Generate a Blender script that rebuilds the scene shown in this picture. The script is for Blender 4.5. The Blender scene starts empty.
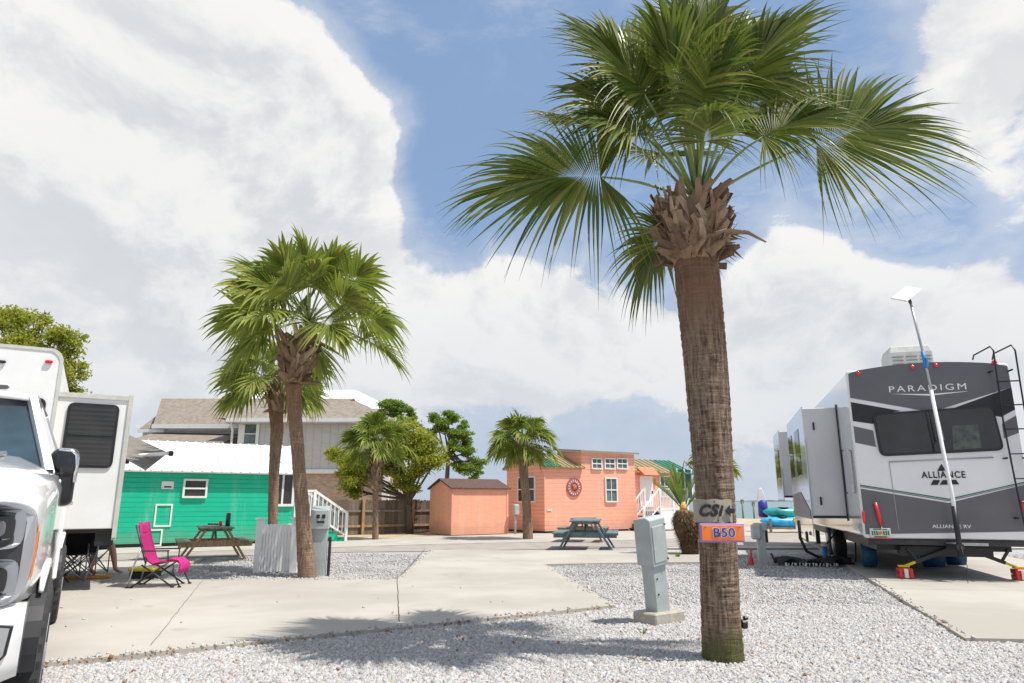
import bpy, math, random
import numpy as np
from mathutils import Vector, Matrix
random.seed(7); RNG = np.random.default_rng(7)
scn = bpy.context.scene
COL = scn.collection
R = math.radians
V = Vector
# ------------------------------------------------------------------ camera geometry (surveying helpers)
F = 1024*24/36.0
PIT = math.atan((501-341.5)/F)
H = 1.35
CP, SP = math.cos(PIT), math.sin(PIT)
def ray(x, y):
    u = (x-512)/F; v = (y-341.5)/F
    return V((u, CP+v*SP, SP-v*CP))
CAMP = V((0, 0, H))
def G(x, y, z=0.0):
    d = ray(x, y); t = (z-H)/d.z
    return CAMP+d*t
def D(x, y, Y):
    d = ray(x, y); return CAMP+d*(Y/d.y)
def onplane(x, y, o, n):
    d = ray(x, y); return CAMP+d*((o-CAMP).dot(n)/d.dot(n))

# ------------------------------------------------------------------ materials
def newmat(name):
    m = bpy.data.materials.new(name); m.use_nodes = True
    nt = m.node_tree; nt.nodes.clear()
    out = nt.nodes.new('ShaderNodeOutputMaterial')
    return m, nt, out
def N(nt, t, **kw):
    n = nt.nodes.new(t)
    for k, v in kw.items():
        if k.startswith('_'): setattr(n, k[1:], v)
        else: n.inputs[k.replace('0', ' ')].default_value = v
    return n
def L(nt, a, b): nt.links.new(a, b)
def rgba(c): return (c[0], c[1], c[2], 1)
def mixc(nt, f, a, b, mode='MIX'):
    n = nt.nodes.new('ShaderNodeMix'); n.data_type = 'RGBA'; n.blend_type = mode
    for i, s in ((0, f), (6, a), (7, b)):
        if hasattr(s, 'node'): nt.links.new(s, n.inputs[i])
        elif i == 0: n.inputs[0].default_value = s
        else: n.inputs[i].default_value = rgba(s)
    return n.outputs[2]
def math_(nt, op, a, b=None, c=None, clamp=False):
    n = nt.nodes.new('ShaderNodeMath'); n.operation = op; n.use_clamp = clamp
    for i, s in enumerate((a, b, c)):
        if s is None: continue
        if hasattr(s, 'node'): nt.links.new(s, n.inputs[i])
        else: n.inputs[i].default_value = s
    return n.outputs[0]
def noise(nt, vec, scale, detail=4, rough=.55):
    n = N(nt, 'ShaderNodeTexNoise'); n.inputs['Scale'].default_value = scale
    n.inputs['Detail'].default_value = detail; n.inputs['Roughness'].default_value = rough
    if vec is not None: L(nt, vec, n.inputs['Vector'])
    return n.outputs['Fac']
def ramp(nt, f, lo, hi):
    n = nt.nodes.new('ShaderNodeMapRange'); n.interpolation_type = 'SMOOTHSTEP'
    L(nt, f, n.inputs[0]); n.inputs[1].default_value = lo; n.inputs[2].default_value = hi
    return n.outputs[0]
def vscale(nt, vec, s):
    n = nt.nodes.new('ShaderNodeMapping'); L(nt, vec, n.inputs[0]); n.inputs['Scale'].default_value = s
    return n.outputs[0]
def bump(nt, h, strength, dist=.01):
    n = N(nt, 'ShaderNodeBump'); n.inputs['Strength'].default_value = strength; n.inputs['Distance'].default_value = dist
    L(nt, h, n.inputs['Height']); return n.outputs[0]
def mat(name, c, rough=.6, metal=0, var=.12, vs=6, bmp=0, bs=60, coat=0, dirt=0, stretch=(1, 1, 1), spec=.5, bd=.004):
    m, nt, out = newmat(name)
    b = N(nt, 'ShaderNodeBsdfPrincipled'); L(nt, b.outputs[0], out.inputs[0])
    tc = N(nt, 'ShaderNodeTexCoord').outputs['Object']
    vec = vscale(nt, tc, stretch)
    f = noise(nt, vec, vs, 6)
    lo = [x*(1-var) for x in c]; hi = [min(1, x*(1+var)) for x in c]
    f2 = ramp(nt, f, .3, .7)
    col = mixc(nt, f2, lo, hi)
    if dirt:
        d = ramp(nt, noise(nt, tc, 2.3, 8, .7), .5, .75)
        col = mixc(nt, math_(nt, 'MULTIPLY', d, dirt), col, (.18, .15, .11))
    L(nt, col, b.inputs['Base Color'])
    rr = math_(nt, 'MULTIPLY_ADD', f, .2, rough-.1, True)
    L(nt, rr, b.inputs['Roughness'])
    b.inputs['Metallic'].default_value = metal
    b.inputs['Coat Weight'].default_value = coat
    b.inputs['Coat Roughness'].default_value = .06
    b.inputs['Specular IOR Level'].default_value = spec
    if bmp:
        L(nt, bump(nt, noise(nt, vec, bs, 5), bmp, bd), b.inputs['Normal'])
    return m
def siding(name, c, pitch=.14, vertical=False, shade_w=.09, dark=.72):
    m, nt, out = newmat(name)
    b = N(nt, 'ShaderNodeBsdfPrincipled'); L(nt, b.outputs[0], out.inputs[0])
    tc = N(nt, 'ShaderNodeTexCoord').outputs['Object']
    sx = N(nt, 'ShaderNodeSeparateXYZ'); L(nt, tc, sx.inputs[0])
    if vertical: co = math_(nt, 'ADD', sx.outputs[0], sx.outputs[1])
    else: co = sx.outputs[2]
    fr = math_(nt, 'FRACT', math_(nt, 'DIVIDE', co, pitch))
    ln = math_(nt, 'LESS_THAN', fr, shade_w)
    f = ramp(nt, noise(nt, vscale(nt, tc, (.7, .7, 5)), 3, 6), .3, .7)
    bi = math_(nt, 'FLOOR', math_(nt, 'DIVIDE', co, pitch))
    wn = N(nt, 'ShaderNodeTexWhiteNoise', _noise_dimensions='1D'); L(nt, bi, wn.inputs['W'])
    col = mixc(nt, f, [x*.93 for x in c], [min(1, x*1.05) for x in c])
    col = mixc(nt, math_(nt, 'MULTIPLY', wn.outputs[0], .12), col, [x*.6 for x in c])
    col = mixc(nt, math_(nt, 'MULTIPLY', ln, 1-dark), col, (0.01, .01, .01))  # shadow of the siding grooves put into the colour as a dark line
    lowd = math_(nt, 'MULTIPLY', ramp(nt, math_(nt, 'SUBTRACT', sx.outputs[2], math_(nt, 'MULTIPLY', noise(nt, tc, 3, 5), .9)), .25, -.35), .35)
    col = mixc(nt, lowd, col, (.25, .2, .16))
    fade = ramp(nt, noise(nt, vscale(nt, tc, (2.5, 2.5, .35)), 1.1, 6, .7), .5, .75)
    col = mixc(nt, math_(nt, 'MULTIPLY', fade, .14), col, (.75, .72, .68))
    L(nt, col, b.inputs['Base Color']); b.inputs['Roughness'].default_value = .55
    L(nt, bump(nt, fr if not vertical else ln, .5, .012), b.inputs['Normal'])
    return m
def leafmat(name, a, b_, trans=.35, rough=.45, var2=(.25, .22, .05), vf=.12):
    m, nt, out = newmat(name)
    g = N(nt, 'ShaderNodeNewGeometry')
    tc = N(nt, 'ShaderNodeTexCoord').outputs['Object']
    col = mixc(nt, g.outputs['Random Per Island'], a, b_)
    nz = ramp(nt, noise(nt, tc, 3, 3), .35, .7)
    col = mixc(nt, math_(nt, 'MULTIPLY', nz, .28), col, b_)
    y = math_(nt, 'GREATER_THAN', math_(nt, 'FRACT', math_(nt, 'MULTIPLY', g.outputs['Random Per Island'], 17.3)), 1-vf)
    col = mixc(nt, math_(nt, 'MULTIPLY', y, .7), col, var2)
    p = N(nt, 'ShaderNodeBsdfPrincipled'); L(nt, col, p.inputs['Base Color']); p.inputs['Roughness'].default_value = rough; p.inputs['Specular IOR Level'].default_value = .3
    t = N(nt, 'ShaderNodeBsdfTranslucent'); L(nt, mixc(nt, .5, col, (.30, .42, .05)), t.inputs['Color'])
    mx = N(nt, 'ShaderNodeMixShader'); mx.inputs[0].default_value = trans
    L(nt, p.outputs[0], mx.inputs[1]); L(nt, t.outputs[0], mx.inputs[2]); L(nt, mx.outputs[0], out.inputs[0])
    return m
def islandmat(name, cols, rough=.7, bmp=0, bs=80, stretch=(1,1,1), bd=.004):
    """colour picked per loose piece from a list of (pos, colour)"""
    m, nt, out = newmat(name)
    g = N(nt, 'ShaderNodeNewGeometry'); r = N(nt, 'ShaderNodeValToRGB'); r.color_ramp.interpolation = 'LINEAR'
    els = r.color_ramp.elements
    els[0].position, els[0].color = cols[0][0], rgba(cols[0][1]); els[1].position, els[1].color = cols[-1][0], rgba(cols[-1][1])
    for p, c in cols[1:-1]:
        e = els.new(p); e.color = rgba(c)
    L(nt, g.outputs['Random Per Island'], r.inputs[0])
    b = N(nt, 'ShaderNodeBsdfPrincipled'); b.inputs['Roughness'].default_value = rough
    tc = N(nt, 'ShaderNodeTexCoord').outputs['Object']
    f = ramp(nt, noise(nt, vscale(nt, tc, stretch), bs, 4), .3, .75)
    col = mixc(nt, math_(nt, 'MULTIPLY', f, .35), r.outputs[0], (.12, .09, .06))
    L(nt, col, b.inputs['Base Color']); L(nt, b.outputs[0], out.inputs[0])
    if bmp: L(nt, bump(nt, f, bmp, bd), b.inputs['Normal'])
    return m

M = {}
M['white_paint'] = mat('white_paint', (.80, .79, .76), .35, var=.03, vs=3, bmp=.05, bs=20, coat=.3)
M['truck_white'] = mat('truck_white', (.82, .81, .80), .25, var=.015, vs=2, coat=1)
M['rv_white'] = mat('rv_white', (.80, .79, .79), .4, var=.03, vs=2, coat=.2)
M['rv_gloss'] = mat('rv_gloss', (.62, .64, .68), .12, var=.03, vs=2, coat=1)
M['rv_slide'] = mat('rv_slide', (.66, .65, .64), .4, var=.04, vs=2)
M['charcoal'] = mat('charcoal', (.125, .12, .13), .5, var=.06, vs=1.5, coat=.15)
M['black'] = mat('black', (.015, .015, .017), .45, var=.2)
M['black_gloss'] = mat('black_gloss', (.012, .012, .014), .15, var=.1, coat=.5)
M['rubber'] = mat('rubber', (.03, .03, .031), .8, var=.3, bmp=.3, bs=60)
M['dark_metal'] = mat('dark_metal', (.05, .05, .055), .45, .6, var=.3)
M['grey_metal'] = mat('grey_metal', (.42, .43, .44), .4, .7, var=.15, bmp=.05)
M['chrome'] = mat('chrome', (.75, .75, .77), .12, 1, var=.03)
M['silver'] = mat('silver', (.45, .45, .46), .35, .6, var=.05)
M['red'] = mat('red', (.62, .02, .02), .35, var=.1, coat=.3)
M['red_lens'] = mat('red_lens', (.6, .015, .02), .15, var=.05, coat=1)
M['blue'] = mat('blue', (.03, .22, .55), .5, var=.1)
M['blue_cover'] = mat('blue_cover', (.006, .07, .15), .6, var=.3, vs=12)
M['yellow'] = mat('yellow', (.8, .62, .02), .45, var=.1)
M['orange_mat'] = mat('orange_mat', (.7, .3, .05), .8, var=.2)
M['box_grey'] = mat('box_grey', (.42, .46, .45), .45, .1, var=.08, vs=5, bmp=.08, bs=90, dirt=.25)
M['concrete_block'] = mat('concrete_block', (.42, .38, .32), .9, var=.18, vs=14, bmp=.5, bs=70, dirt=.25)
M['picket'] = mat('picket', (.86, .86, .84), .55, var=.04, vs=3, stretch=(1, 1, .2), dirt=.08, bmp=.1)
M['rail_white'] = mat('rail_white', (.8, .8, .79), .5, var=.04)
M['brown_wood'] = mat('brown_wood', (.38, .25, .14), .8, var=.3, vs=4, stretch=(6, 6, 1), bmp=.3, bs=20)
M['green_wood'] = mat('green_wood', (.16, .23, .15), .7, var=.3, vs=6, bmp=.2)
M['bluegrey_wood'] = mat('bluegrey_wood', (.13, .185, .20), .7, var=.2, vs=6, bmp=.2)
M['grey_wood'] = mat('grey_wood', (.22, .19, .16), .8, var=.25, vs=6, bmp=.2)
M['fence_wood'] = islandmat('fence_wood', [(0, (.12, .085, .06)), (.5, (.19, .14, .10)), (1, (.25, .20, .15))], .85, .4, 14, (3, 3, .4))
M['green_siding'] = siding('green_siding', (.0, .50, .29), .145, shade_w=.12, dark=.5)
M['green_paint'] = mat('green_paint', (0, .45, .25), .5, var=.08)
M['coral_siding'] = siding('coral_siding', (.96, .44, .29), .16, shade_w=.11, dark=.70)
M['coral_board'] = siding('coral_board', (.97, .44, .285), .30, vertical=True, shade_w=.04, dark=.85)
M['coral_red'] = mat('coral_red', (.75, .16, .08), .5, var=.08)
M['grey_siding'] = siding('grey_siding', (.52, .515, .50), .45, vertical=True, shade_w=.09, dark=.8)
M['trim'] = mat('trim', (.76, .75, .72), .5, var=.04)
M['shed_roof'] = mat('shed_roof', (.10, .055, .04), .8, var=.3, vs=12, bmp=.3)
M['metal_roof'] = mat('metal_roof', (.78, .78, .78), .35, .1, var=.06, vs=1.2, stretch=(3, .5, 1), dirt=.15)
M['white_roof'] = mat('white_roof', (.8, .8, .8), .5, var=.03)
M['tan_roof'] = mat('tan_roof', (.34, .27, .14), .45, .2, var=.1)
M['green_roof'] = mat('green_roof', (.04, .22, .13), .4, .2, var=.1)
M['coral_awn'] = mat('coral_awn', (.80, .20, .09), .5, var=.05)
M['skin'] = mat('skin', (.50, .27, .18), .5, var=.08)
M['shirt'] = mat('shirt', (.55, .16, .15), .8, var=.1)
M['shorts'] = mat('shorts', (.16, .17, .19), .85, var=.15)
M['hair'] = mat('hair', (.06, .04, .025), .7, var=.3)
M['magenta'] = mat('magenta', (.40, .008, .13), .75, var=.12, vs=20, bmp=.2, bs=300)
M['magenta_light'] = mat('magenta_light', (.55, .02, .20), .8, var=.15, vs=15)
M['black_fabric'] = mat('black_fabric', (.03, .03, .035), .85, var=.3)
M['canvas'] = mat('canvas', (.19, .17, .15), .8, var=.1)
M['beige_plastic'] = mat('beige_plastic', (.55, .54, .48), .5, var=.08)
M['sign_tan'] = mat('sign_tan', (.36, .31, .245), .7, var=.15, vs=9, dirt=.3)
M['sign_orange'] = mat('sign_orange', (.90, .20, .02), .35, var=.08, vs=20, coat=.4)
M['sign_purple'] = mat('sign_purple', (.33, .20, .52), .5, var=.08)
M['sign_blue'] = mat('sign_blue', (.03, .04, .28), .5, var=.05)
M['plate'] = mat('plate', (.62, .66, .62), .4, var=.05)
M['plate_green'] = mat('plate_green', (.02, .16, .08), .4)
M['plate_orange'] = mat('plate_orange', (.8, .25, .03), .4)
M['bark'] = mat('bark', (.12, .09, .07), .9, var=.35, vs=5, stretch=(3, 3, .6), bmp=.6, bs=12, bd=.02)
M['kayak_blue'] = mat('kayak_blue', (.02, .38, .68), .3, var=.3, vs=3, coat=.4)
M['kayak_teal'] = mat('kayak_teal', (.01, .35, .32), .3, var=.5, vs=2, coat=.4)
M['kayak_yellow'] = mat('kayak_yellow', (.75, .5, .05), .3, var=.2, coat=.4)
M['mirror'] = mat('mirror', (.5, .5, .52), .08, .9, var=.05)
M['orange_metal'] = mat('orange_metal', (.5, .12, .05), .5, var=.3)
def glass(name, c=(.02, .022, .025), rough=.04, blinds=0):
    m, nt, out = newmat(name)
    b = N(nt, 'ShaderNodeBsdfPrincipled'); L(nt, b.outputs[0], out.inputs[0])
    tc = N(nt, 'ShaderNodeTexCoord').outputs['Object']
    f = ramp(nt, noise(nt, tc, 1.5, 3), .35, .7)
    col = mixc(nt, f, [x*.7 for x in c], [x*1.4 for x in c])
    if blinds:
        sx = N(nt, 'ShaderNodeSeparateXYZ'); L(nt, tc, sx.inputs[0])
        fr = math_(nt, 'FRACT', math_(nt, 'DIVIDE', sx.outputs[2], blinds))
        col = mixc(nt, math_(nt, 'MULTIPLY', math_(nt, 'GREATER_THAN', fr, .55), .5), col, (.055, .05, .042))
    L(nt, col, b.inputs['Base Color']); b.inputs['Roughness'].default_value = rough
    b.inputs['Specular IOR Level'].default_value = .6
    return m
M['glass'] = glass('glass')
M['glass_blinds'] = glass('glass_blinds', (.03, .027, .024), .06, .07)
M['glass_house'] = glass('glass_house', (.10, .14, .14), .08)
M['glass_wind'] = glass('glass_wind', (.035, .06, .075), .03)
M['lens'] = glass('lens', (.10, .10, .11), .05)
# palms
M['palm_leaf'] = leafmat('palm_leaf', (.024, .062, .008), (.19, .215, .04), .22, .42, (.34, .30, .09), .12)
M['palm_leaf_far'] = leafmat('palm_leaf_far', (.065, .125, .018), (.32, .33, .06), .32, .6, (.38, .36, .08), .2)
M['petiole'] = mat('petiole', (.20, .26, .07), .45, var=.2)
M['boot'] = islandmat('boot', [(0, (.09, .05, .03)), (.4, (.26, .16, .10)), (.75, (.34, .22, .13)), (1, (.44, .33, .23))], .85, .6, 22, (1, 1, .3))
M['leaf_olive'] = leafmat('leaf_olive', (.22, .28, .03), (.44, .44, .06), .45, .6, (.50, .36, .06), .2)
M['leaf_green'] = leafmat('leaf_green', (.12, .22, .03), (.24, .36, .06), .45, .5, (.2, .25, .05), .1)
M['cycad_leaf'] = leafmat('cycad_leaf', (.08, .17, .03), (.2, .3, .05), .3, .4, (.3, .3, .1), .1)
M['cone'] = mat('cone', (.65, .38, .10), .8, var=.3, vs=30, bmp=.5)
M['debris'] = islandmat('debris', [(0, (.30, .10, .04)), (.5, (.45, .2, .08)), (1, (.25, .17, .08))], .8)

def trunkmat(name, a, b_, moss=False):
    m, nt, out = newmat(name)
    b = N(nt, 'ShaderNodeBsdfPrincipled'); L(nt, b.outputs[0], out.inputs[0]); b.inputs['Roughness'].default_value = .92
    b.inputs['Specular IOR Level'].default_value = .15
    tc = N(nt, 'ShaderNodeTexCoord').outputs['Object']
    n1 = noise(nt, vscale(nt, tc, (3, 3, 30)), 2.2, 8, .65)
    n2 = noise(nt, vscale(nt, tc, (26, 26, 3)), 1.6, 6, .6)
    n3 = noise(nt, tc, 90, 4)
    n4 = noise(nt, vscale(nt, tc, (1, 1, .5)), 3, 4)
    h = math_(nt, 'ADD', math_(nt, 'MULTIPLY', n1, .85), math_(nt, 'ADD', math_(nt, 'MULTIPLY', n2, 1.25), math_(nt, 'MULTIPLY', n3, .4)))
    f = ramp(nt, h, .95, 1.55)
    col = mixc(nt, f, a, b_)
    col = mixc(nt, ramp(nt, n4, .45, .75), col, [x*.6 for x in b_])
    sx = N(nt, 'ShaderNodeSeparateXYZ'); L(nt, tc, sx.inputs[0])
    if moss:
        g = math_(nt, 'MULTIPLY', ramp(nt, math_(nt, 'ADD', n4, math_(nt, 'MULTIPLY', sx.outputs[2], -1.5)), -.02, .35), ramp(nt, n1, .3, .55))
        col = mixc(nt, math_(nt, 'MULTIPLY', g, .75), col, (.06, .085, .012))
    up = ramp(nt, math_(nt, 'ADD', sx.outputs[2], n1), 2.9, 3.9)
    col = mixc(nt, math_(nt, 'MULTIPLY', up, .5), col, (.22, .10, .05))
    L(nt, col, b.inputs['Base Color'])
    L(nt, bump(nt, h, .9, .02), b.inputs['Normal'])
    return m
M['palm_trunk'] = trunkmat('palm_trunk', (.075, .048, .034), (.35, .255, .18), True)
M['palm_trunk2'] = trunkmat('palm_trunk2', (.15, .09, .06), (.42, .29, .20))

def ground_mats():
    # concrete
    m, nt, out = newmat('concrete'); b = N(nt, 'ShaderNodeBsdfPrincipled'); L(nt, b.outputs[0], out.inputs[0])
    b.inputs['Roughness'].default_value = .85; b.inputs['Specular IOR Level'].default_value = .3
    tc = N(nt, 'ShaderNodeTexCoord').outputs['Object']
    a = ramp(nt, noise(nt, tc, .45, 7, .6), .35, .68)
    col = mixc(nt, a, (.395, .362, .312), (.49, .455, .40))
    st = ramp(nt, noise(nt, vscale(nt, tc, (.5, 1.5, 1)), 1.1, 9, .72), .55, .8)
    col = mixc(nt, math_(nt, 'MULTIPLY', st, .55), col, (.38, .34, .28))
    st2 = ramp(nt, noise(nt, vscale(nt, tc, (2.2, .35, 1)), .8, 7, .7), .56, .72)
    col = mixc(nt, math_(nt, 'MULTIPLY', st2, .38), col, (.30, .28, .25))
    spot = ramp(nt, noise(nt, tc, 1.9, 2, .4), .70, .78)
    col = mixc(nt, math_(nt, 'MULTIPLY', spot, .30), col, (.22, .19, .15))
    sp = ramp(nt, noise(nt, tc, 160, 3, .8), .35, .7)
    col = mixc(nt, math_(nt, 'MULTIPLY', sp, .14), col, (.30, .27, .24))
    L(nt, col, b.inputs['Base Color'])
    h = math_(nt, 'ADD', noise(nt, tc, 200, 4), math_(nt, 'MULTIPLY', noise(nt, tc, 6, 4), 2))
    L(nt, bump(nt, h, .35, .004), b.inputs['Normal'])
    M['concrete'] = m
    # gravel sheet
    m, nt, out = newmat('gravel'); b = N(nt, 'ShaderNodeBsdfPrincipled'); L(nt, b.outputs[0], out.inputs[0])
    b.inputs['Roughness'].default_value = .9
    tc = N(nt, 'ShaderNodeTexCoord').outputs['Object']
    vo = N(nt, 'ShaderNodeTexVoronoi'); vo.inputs['Scale'].default_value = 60; L(nt, tc, vo.inputs['Vector'])
    sc = N(nt, 'ShaderNodeSeparateColor'); L(nt, vo.outputs['Color'], sc.inputs[0])
    col = mixc(nt, ramp(nt, sc.outputs[0], .1, .9), (.42, .41, .395), (.68, .665, .64))
    col = mixc(nt, math_(nt, 'MULTIPLY', ramp(nt, vo.outputs['Distance'], .35, .6), .40), col, (.20, .19, .18))
    big = ramp(nt, noise(nt, tc, .9, 5), .4, .7)
    col = mixc(nt, math_(nt, 'MULTIPLY', big, .25), col, (.45, .40, .34))
    L(nt, col, b.inputs['Base Color'])
    L(nt, bump(nt, math_(nt, 'MULTIPLY', vo.outputs['Distance'], -1), 1, .02), b.inputs['Normal'])
    M['gravel'] = m
    M['stones'] = islandmat('stones', [(0, (.35, .34, .335)), (.2, (.46, .45, .44)), (.6, (.55, .54, .525)), (.9, (.65, .635, .62)), (.95, (.60, .52, .43)), (1, (.44, .30, .20))], .85, .3, 120)
    M['road'] = mat('road', (.34, .30, .26), .9, var=.12, vs=2, bmp=.4, bs=150, dirt=.1)
    M['walk'] = mat('walk', (.43, .395, .345), .9, var=.1, vs=1.5, bmp=.3, bs=100)
    M['sand'] = mat('sand', (.45, .36, .25), .95, var=.25, vs=1.2, bmp=.5, bs=60)
    M['joint'] = mat('joint', (.10, .085, .07), .95, var=.3, vs=20)
    M['mulch'] = mat('mulch', (.22, .15, .09), .95, var=.5, vs=10, bmp=1, bs=40)
    m, nt, out = newmat('water'); b = N(nt, 'ShaderNodeBsdfPrincipled'); L(nt, b.outputs[0], out.inputs[0])
    tc = N(nt, 'ShaderNodeTexCoord').outputs['Object']
    f = noise(nt, vscale(nt, tc, (1, 2.5, 1)), .35, 8, .65)
    L(nt, mixc(nt, f, (.10, .17, .18), (.20, .29, .29)), b.inputs['Base Color']); b.inputs['Roughness'].default_value = .35
    L(nt, bump(nt, f, .8, .4), b.inputs['Normal']); M['water'] = m
    # shingles
    m, nt, out = newmat('shingles'); b = N(nt, 'ShaderNodeBsdfPrincipled'); L(nt, b.outputs[0], out.inputs[0]); b.inputs['Roughness'].default_value = .95
    b.inputs['Specular IOR Level'].default_value = .1
    tc = N(nt, 'ShaderNodeTexCoord').outputs['Object']
    sx = N(nt, 'ShaderNodeSeparateXYZ'); L(nt, tc, sx.inputs[0])
    row = math_(nt, 'FLOOR', math_(nt, 'DIVIDE', sx.outputs[2], .09))
    cb = N(nt, 'ShaderNodeCombineXYZ'); L(nt, math_(nt, 'FLOOR', math_(nt, 'MULTIPLY_ADD', sx.outputs[0], 6, row)), cb.inputs[0]); L(nt, row, cb.inputs[1])
    wn = N(nt, 'ShaderNodeTexWhiteNoise'); L(nt, cb.outputs[0], wn.inputs['Vector'])
    col = mixc(nt, wn.outputs[0], (.225, .19, .155), (.30, .255, .21))
    L(nt, col, b.inputs['Base Color']); L(nt, bump(nt, math_(nt, 'FRACT', math_(nt, 'DIVIDE', sx.outputs[2], -.09)), .6, .02), b.inputs['Normal'])
    M['shingles'] = m
    # brick
    m, nt, out = newmat('brick'); b = N(nt, 'ShaderNodeBsdfPrincipled'); L(nt, b.outputs[0], out.inputs[0]); b.inputs['Roughness'].default_value = .9
    tc = N(nt, 'ShaderNodeTexCoord').outputs['Object']
    sx = N(nt, 'ShaderNodeSeparateXYZ'); L(nt, tc, sx.inputs[0])
    cb = N(nt, 'ShaderNodeCombineXYZ'); L(nt, math_(nt, 'ADD', sx.outputs[0], sx.outputs[1]), cb.inputs[0]); L(nt, sx.outputs[2], cb.inputs[1])
    br = N(nt, 'ShaderNodeTexBrick'); L(nt, cb.outputs[0], br.inputs['Vector'])
    br.inputs['Color1'].default_value = (.36, .24, .17, 1); br.inputs['Color2'].default_value = (.50, .37, .27, 1); br.inputs['Mortar'].default_value = (.42, .36, .30, 1)
    br.inputs['Scale'].default_value = 2.5; br.inputs['Row Height'].default_value = .2; br.inputs['Brick Width'].default_value = .55
    L(nt, br.outputs[0], b.inputs['Base Color']); M['brick'] = m
ground_mats()

# ------------------------------------------------------------------ mesh builder
class MB:
    def __init__(s): s.v = []; s.f = []; s.m = []; s.sm = []
    def add(s, vs, fs, mi=0, smooth=False, mat4=None):
        o = len(s.v)
        for p in vs:
            s.v.append(tuple(mat4 @ V(p)) if mat4 is not None else tuple(p))
        for f in fs:
            s.f.append([i+o for i in f]); s.m.append(mi); s.sm.append(smooth)
    def box(s, c, d, mi=0, rot=None, bev=0):
        x, y, z = d[0]/2, d[1]/2, d[2]/2
        mt = Matrix.Translation(V(c))
        if rot is not None: mt = mt @ (rot if isinstance(rot, Matrix) else Matrix.Rotation(rot, 4, 'Z'))
        b = min(bev, x*.9, y*.9, z*.9)
        if b <= 0:
            vs = [(-x,-y,-z),(x,-y,-z),(x,y,-z),(-x,y,-z),(-x,-y,z),(x,-y,z),(x,y,z),(-x,y,z)]
            fs = [(0,3,2,1),(4,5,6,7),(0,1,5,4),(1,2,6,5),(2,3,7,6),(3,0,4,7)]
            s.add(vs, fs, mi, False, mt); return
        # chamfered box: 24 verts
        vs = []; idx = {}
        for sx in (-1, 1):
            for sy in (-1, 1):
                for sz in (-1, 1):
                    for a in range(3):
                        p = [sx*(x-b), sy*(y-b), sz*(z-b)]
                        p[a] = (sx*x, sy*y, sz*z)[a]
                        idx[(sx, sy, sz, a)] = len(vs); vs.append(p)
        fs = []
        for a in range(3):
            for sg in (-1, 1):
                o = [k for k in range(3) if k != a]
                ring = []
                for (p, q) in ((-1,-1),(1,-1),(1,1),(-1,1)):
                    k = [0,0,0]; k[a] = sg; k[o[0]] = p; k[o[1]] = q
                    ring.append(idx[(k[0],k[1],k[2],a)])
                fs.append(ring)
        for a in range(3):
            o = [k for k in range(3) if k != a]
            for p in (-1,1):
                for q in (-1,1):
                    k0 = [0,0,0]; k1=[0,0,0]; k0[a]=-1;k1[a]=1
                    for k in (k0,k1): k[o[0]]=p; k[o[1]]=q
                    fs.append([idx[(*k0,o[0])], idx[(*k1,o[0])], idx[(*k1,o[1])], idx[(*k0,o[1])]])
        for sx in (-1,1):
            for sy in (-1,1):
                for sz in (-1,1):
                    fs.append([idx[(sx,sy,sz,a)] for a in range(3)])
        s.add(vs, fs, mi, False, mt)
    def rod(s, a, b, r0, r1=None, n=8, mi=0, smooth=True):
        s.tube([a, b], [r0, r0 if r1 is None else r1], n, mi, smooth)
    def beam(s, a, b, w, h, mi=0, up=(0,0,1)):
        a, b = V(a), V(b); t = (b-a).normalized(); u = V(up)
        sx = t.cross(u)
        if sx.length < 1e-4: sx = t.cross(V((0,1,0)))
        sx.normalize(); uu = sx.cross(t)
        vs = []
        for p in (a, b):
            for (i, j) in ((-1,-1),(1,-1),(1,1),(-1,1)):
                vs.append(p+sx*i*w/2+uu*j*h/2)
        s.add(vs, [(3,2,1,0),(4,5,6,7),(0,1,5,4),(1,2,6,5),(2,3,7,6),(3,0,4,7)], mi)
    def tube(s, pts, rad, n=8, mi=0, smooth=True, cap=True, flat=1.0):
        pts = [V(p) for p in pts]
        if not hasattr(rad, '__len__'): rad = [rad]*len(pts)
        vs = []; fs = []; prev = None
        for i, p in enumerate(pts):
            t = (pts[min(i+1, len(pts)-1)]-pts[max(i-1, 0)]).normalized()
            if prev is None:
                u = t.cross(V((0,0,1)));
                if u.length < 1e-3: u = t.cross(V((0,1,0)))
                u.normalize()
            else:
                u = (prev-t*prev.dot(t)).normalized()
            prev = u; w = t.cross(u)
            for k in range(n):
                a = 2*math.pi*k/n
                vs.append(p+(u*math.cos(a)+w*math.sin(a)*flat)*rad[i])
        for i in range(len(pts)-1):
            for k in range(n):
                k2 = (k+1) % n
                fs.append((i*n+k, i*n+k2, (i+1)*n+k2, (i+1)*n+k))
        if cap:
            fs.append(tuple(range(n-1, -1, -1))); fs.append(tuple((len(pts)-1)*n+k for k in range(n)))
        s.add(vs, fs, mi, smooth)
    def prism(s, poly, ext, mi=0):
        """poly: 3D points, ext: extrusion vector"""
        n = len(poly); e = V(ext)
        vs = [V(p) for p in poly]+[V(p)+e for p in poly]
        fs = [tuple(range(n-1, -1, -1)), tuple(range(n, 2*n))]+[(i, (i+1) % n, n+(i+1) % n, n+i) for i in range(n)]
        s.add(vs, fs, mi)
    def loft(s, rings, mi=0, smooth=True, cap=True, closed=True):
        n = len(rings[0]); vs = [p for r in rings for p in r]; fs = []
        for i in range(len(rings)-1):
            for k in range(n if closed else n-1):
                k2 = (k+1) % n
                fs.append((i*n+k, i*n+k2, (i+1)*n+k2, (i+1)*n+k))
        if cap:
            fs.append(tuple(range(n-1, -1, -1))); fs.append(tuple((len(rings)-1)*n+k for k in range(n)))
        s.add(vs, fs, mi, smooth)
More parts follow.
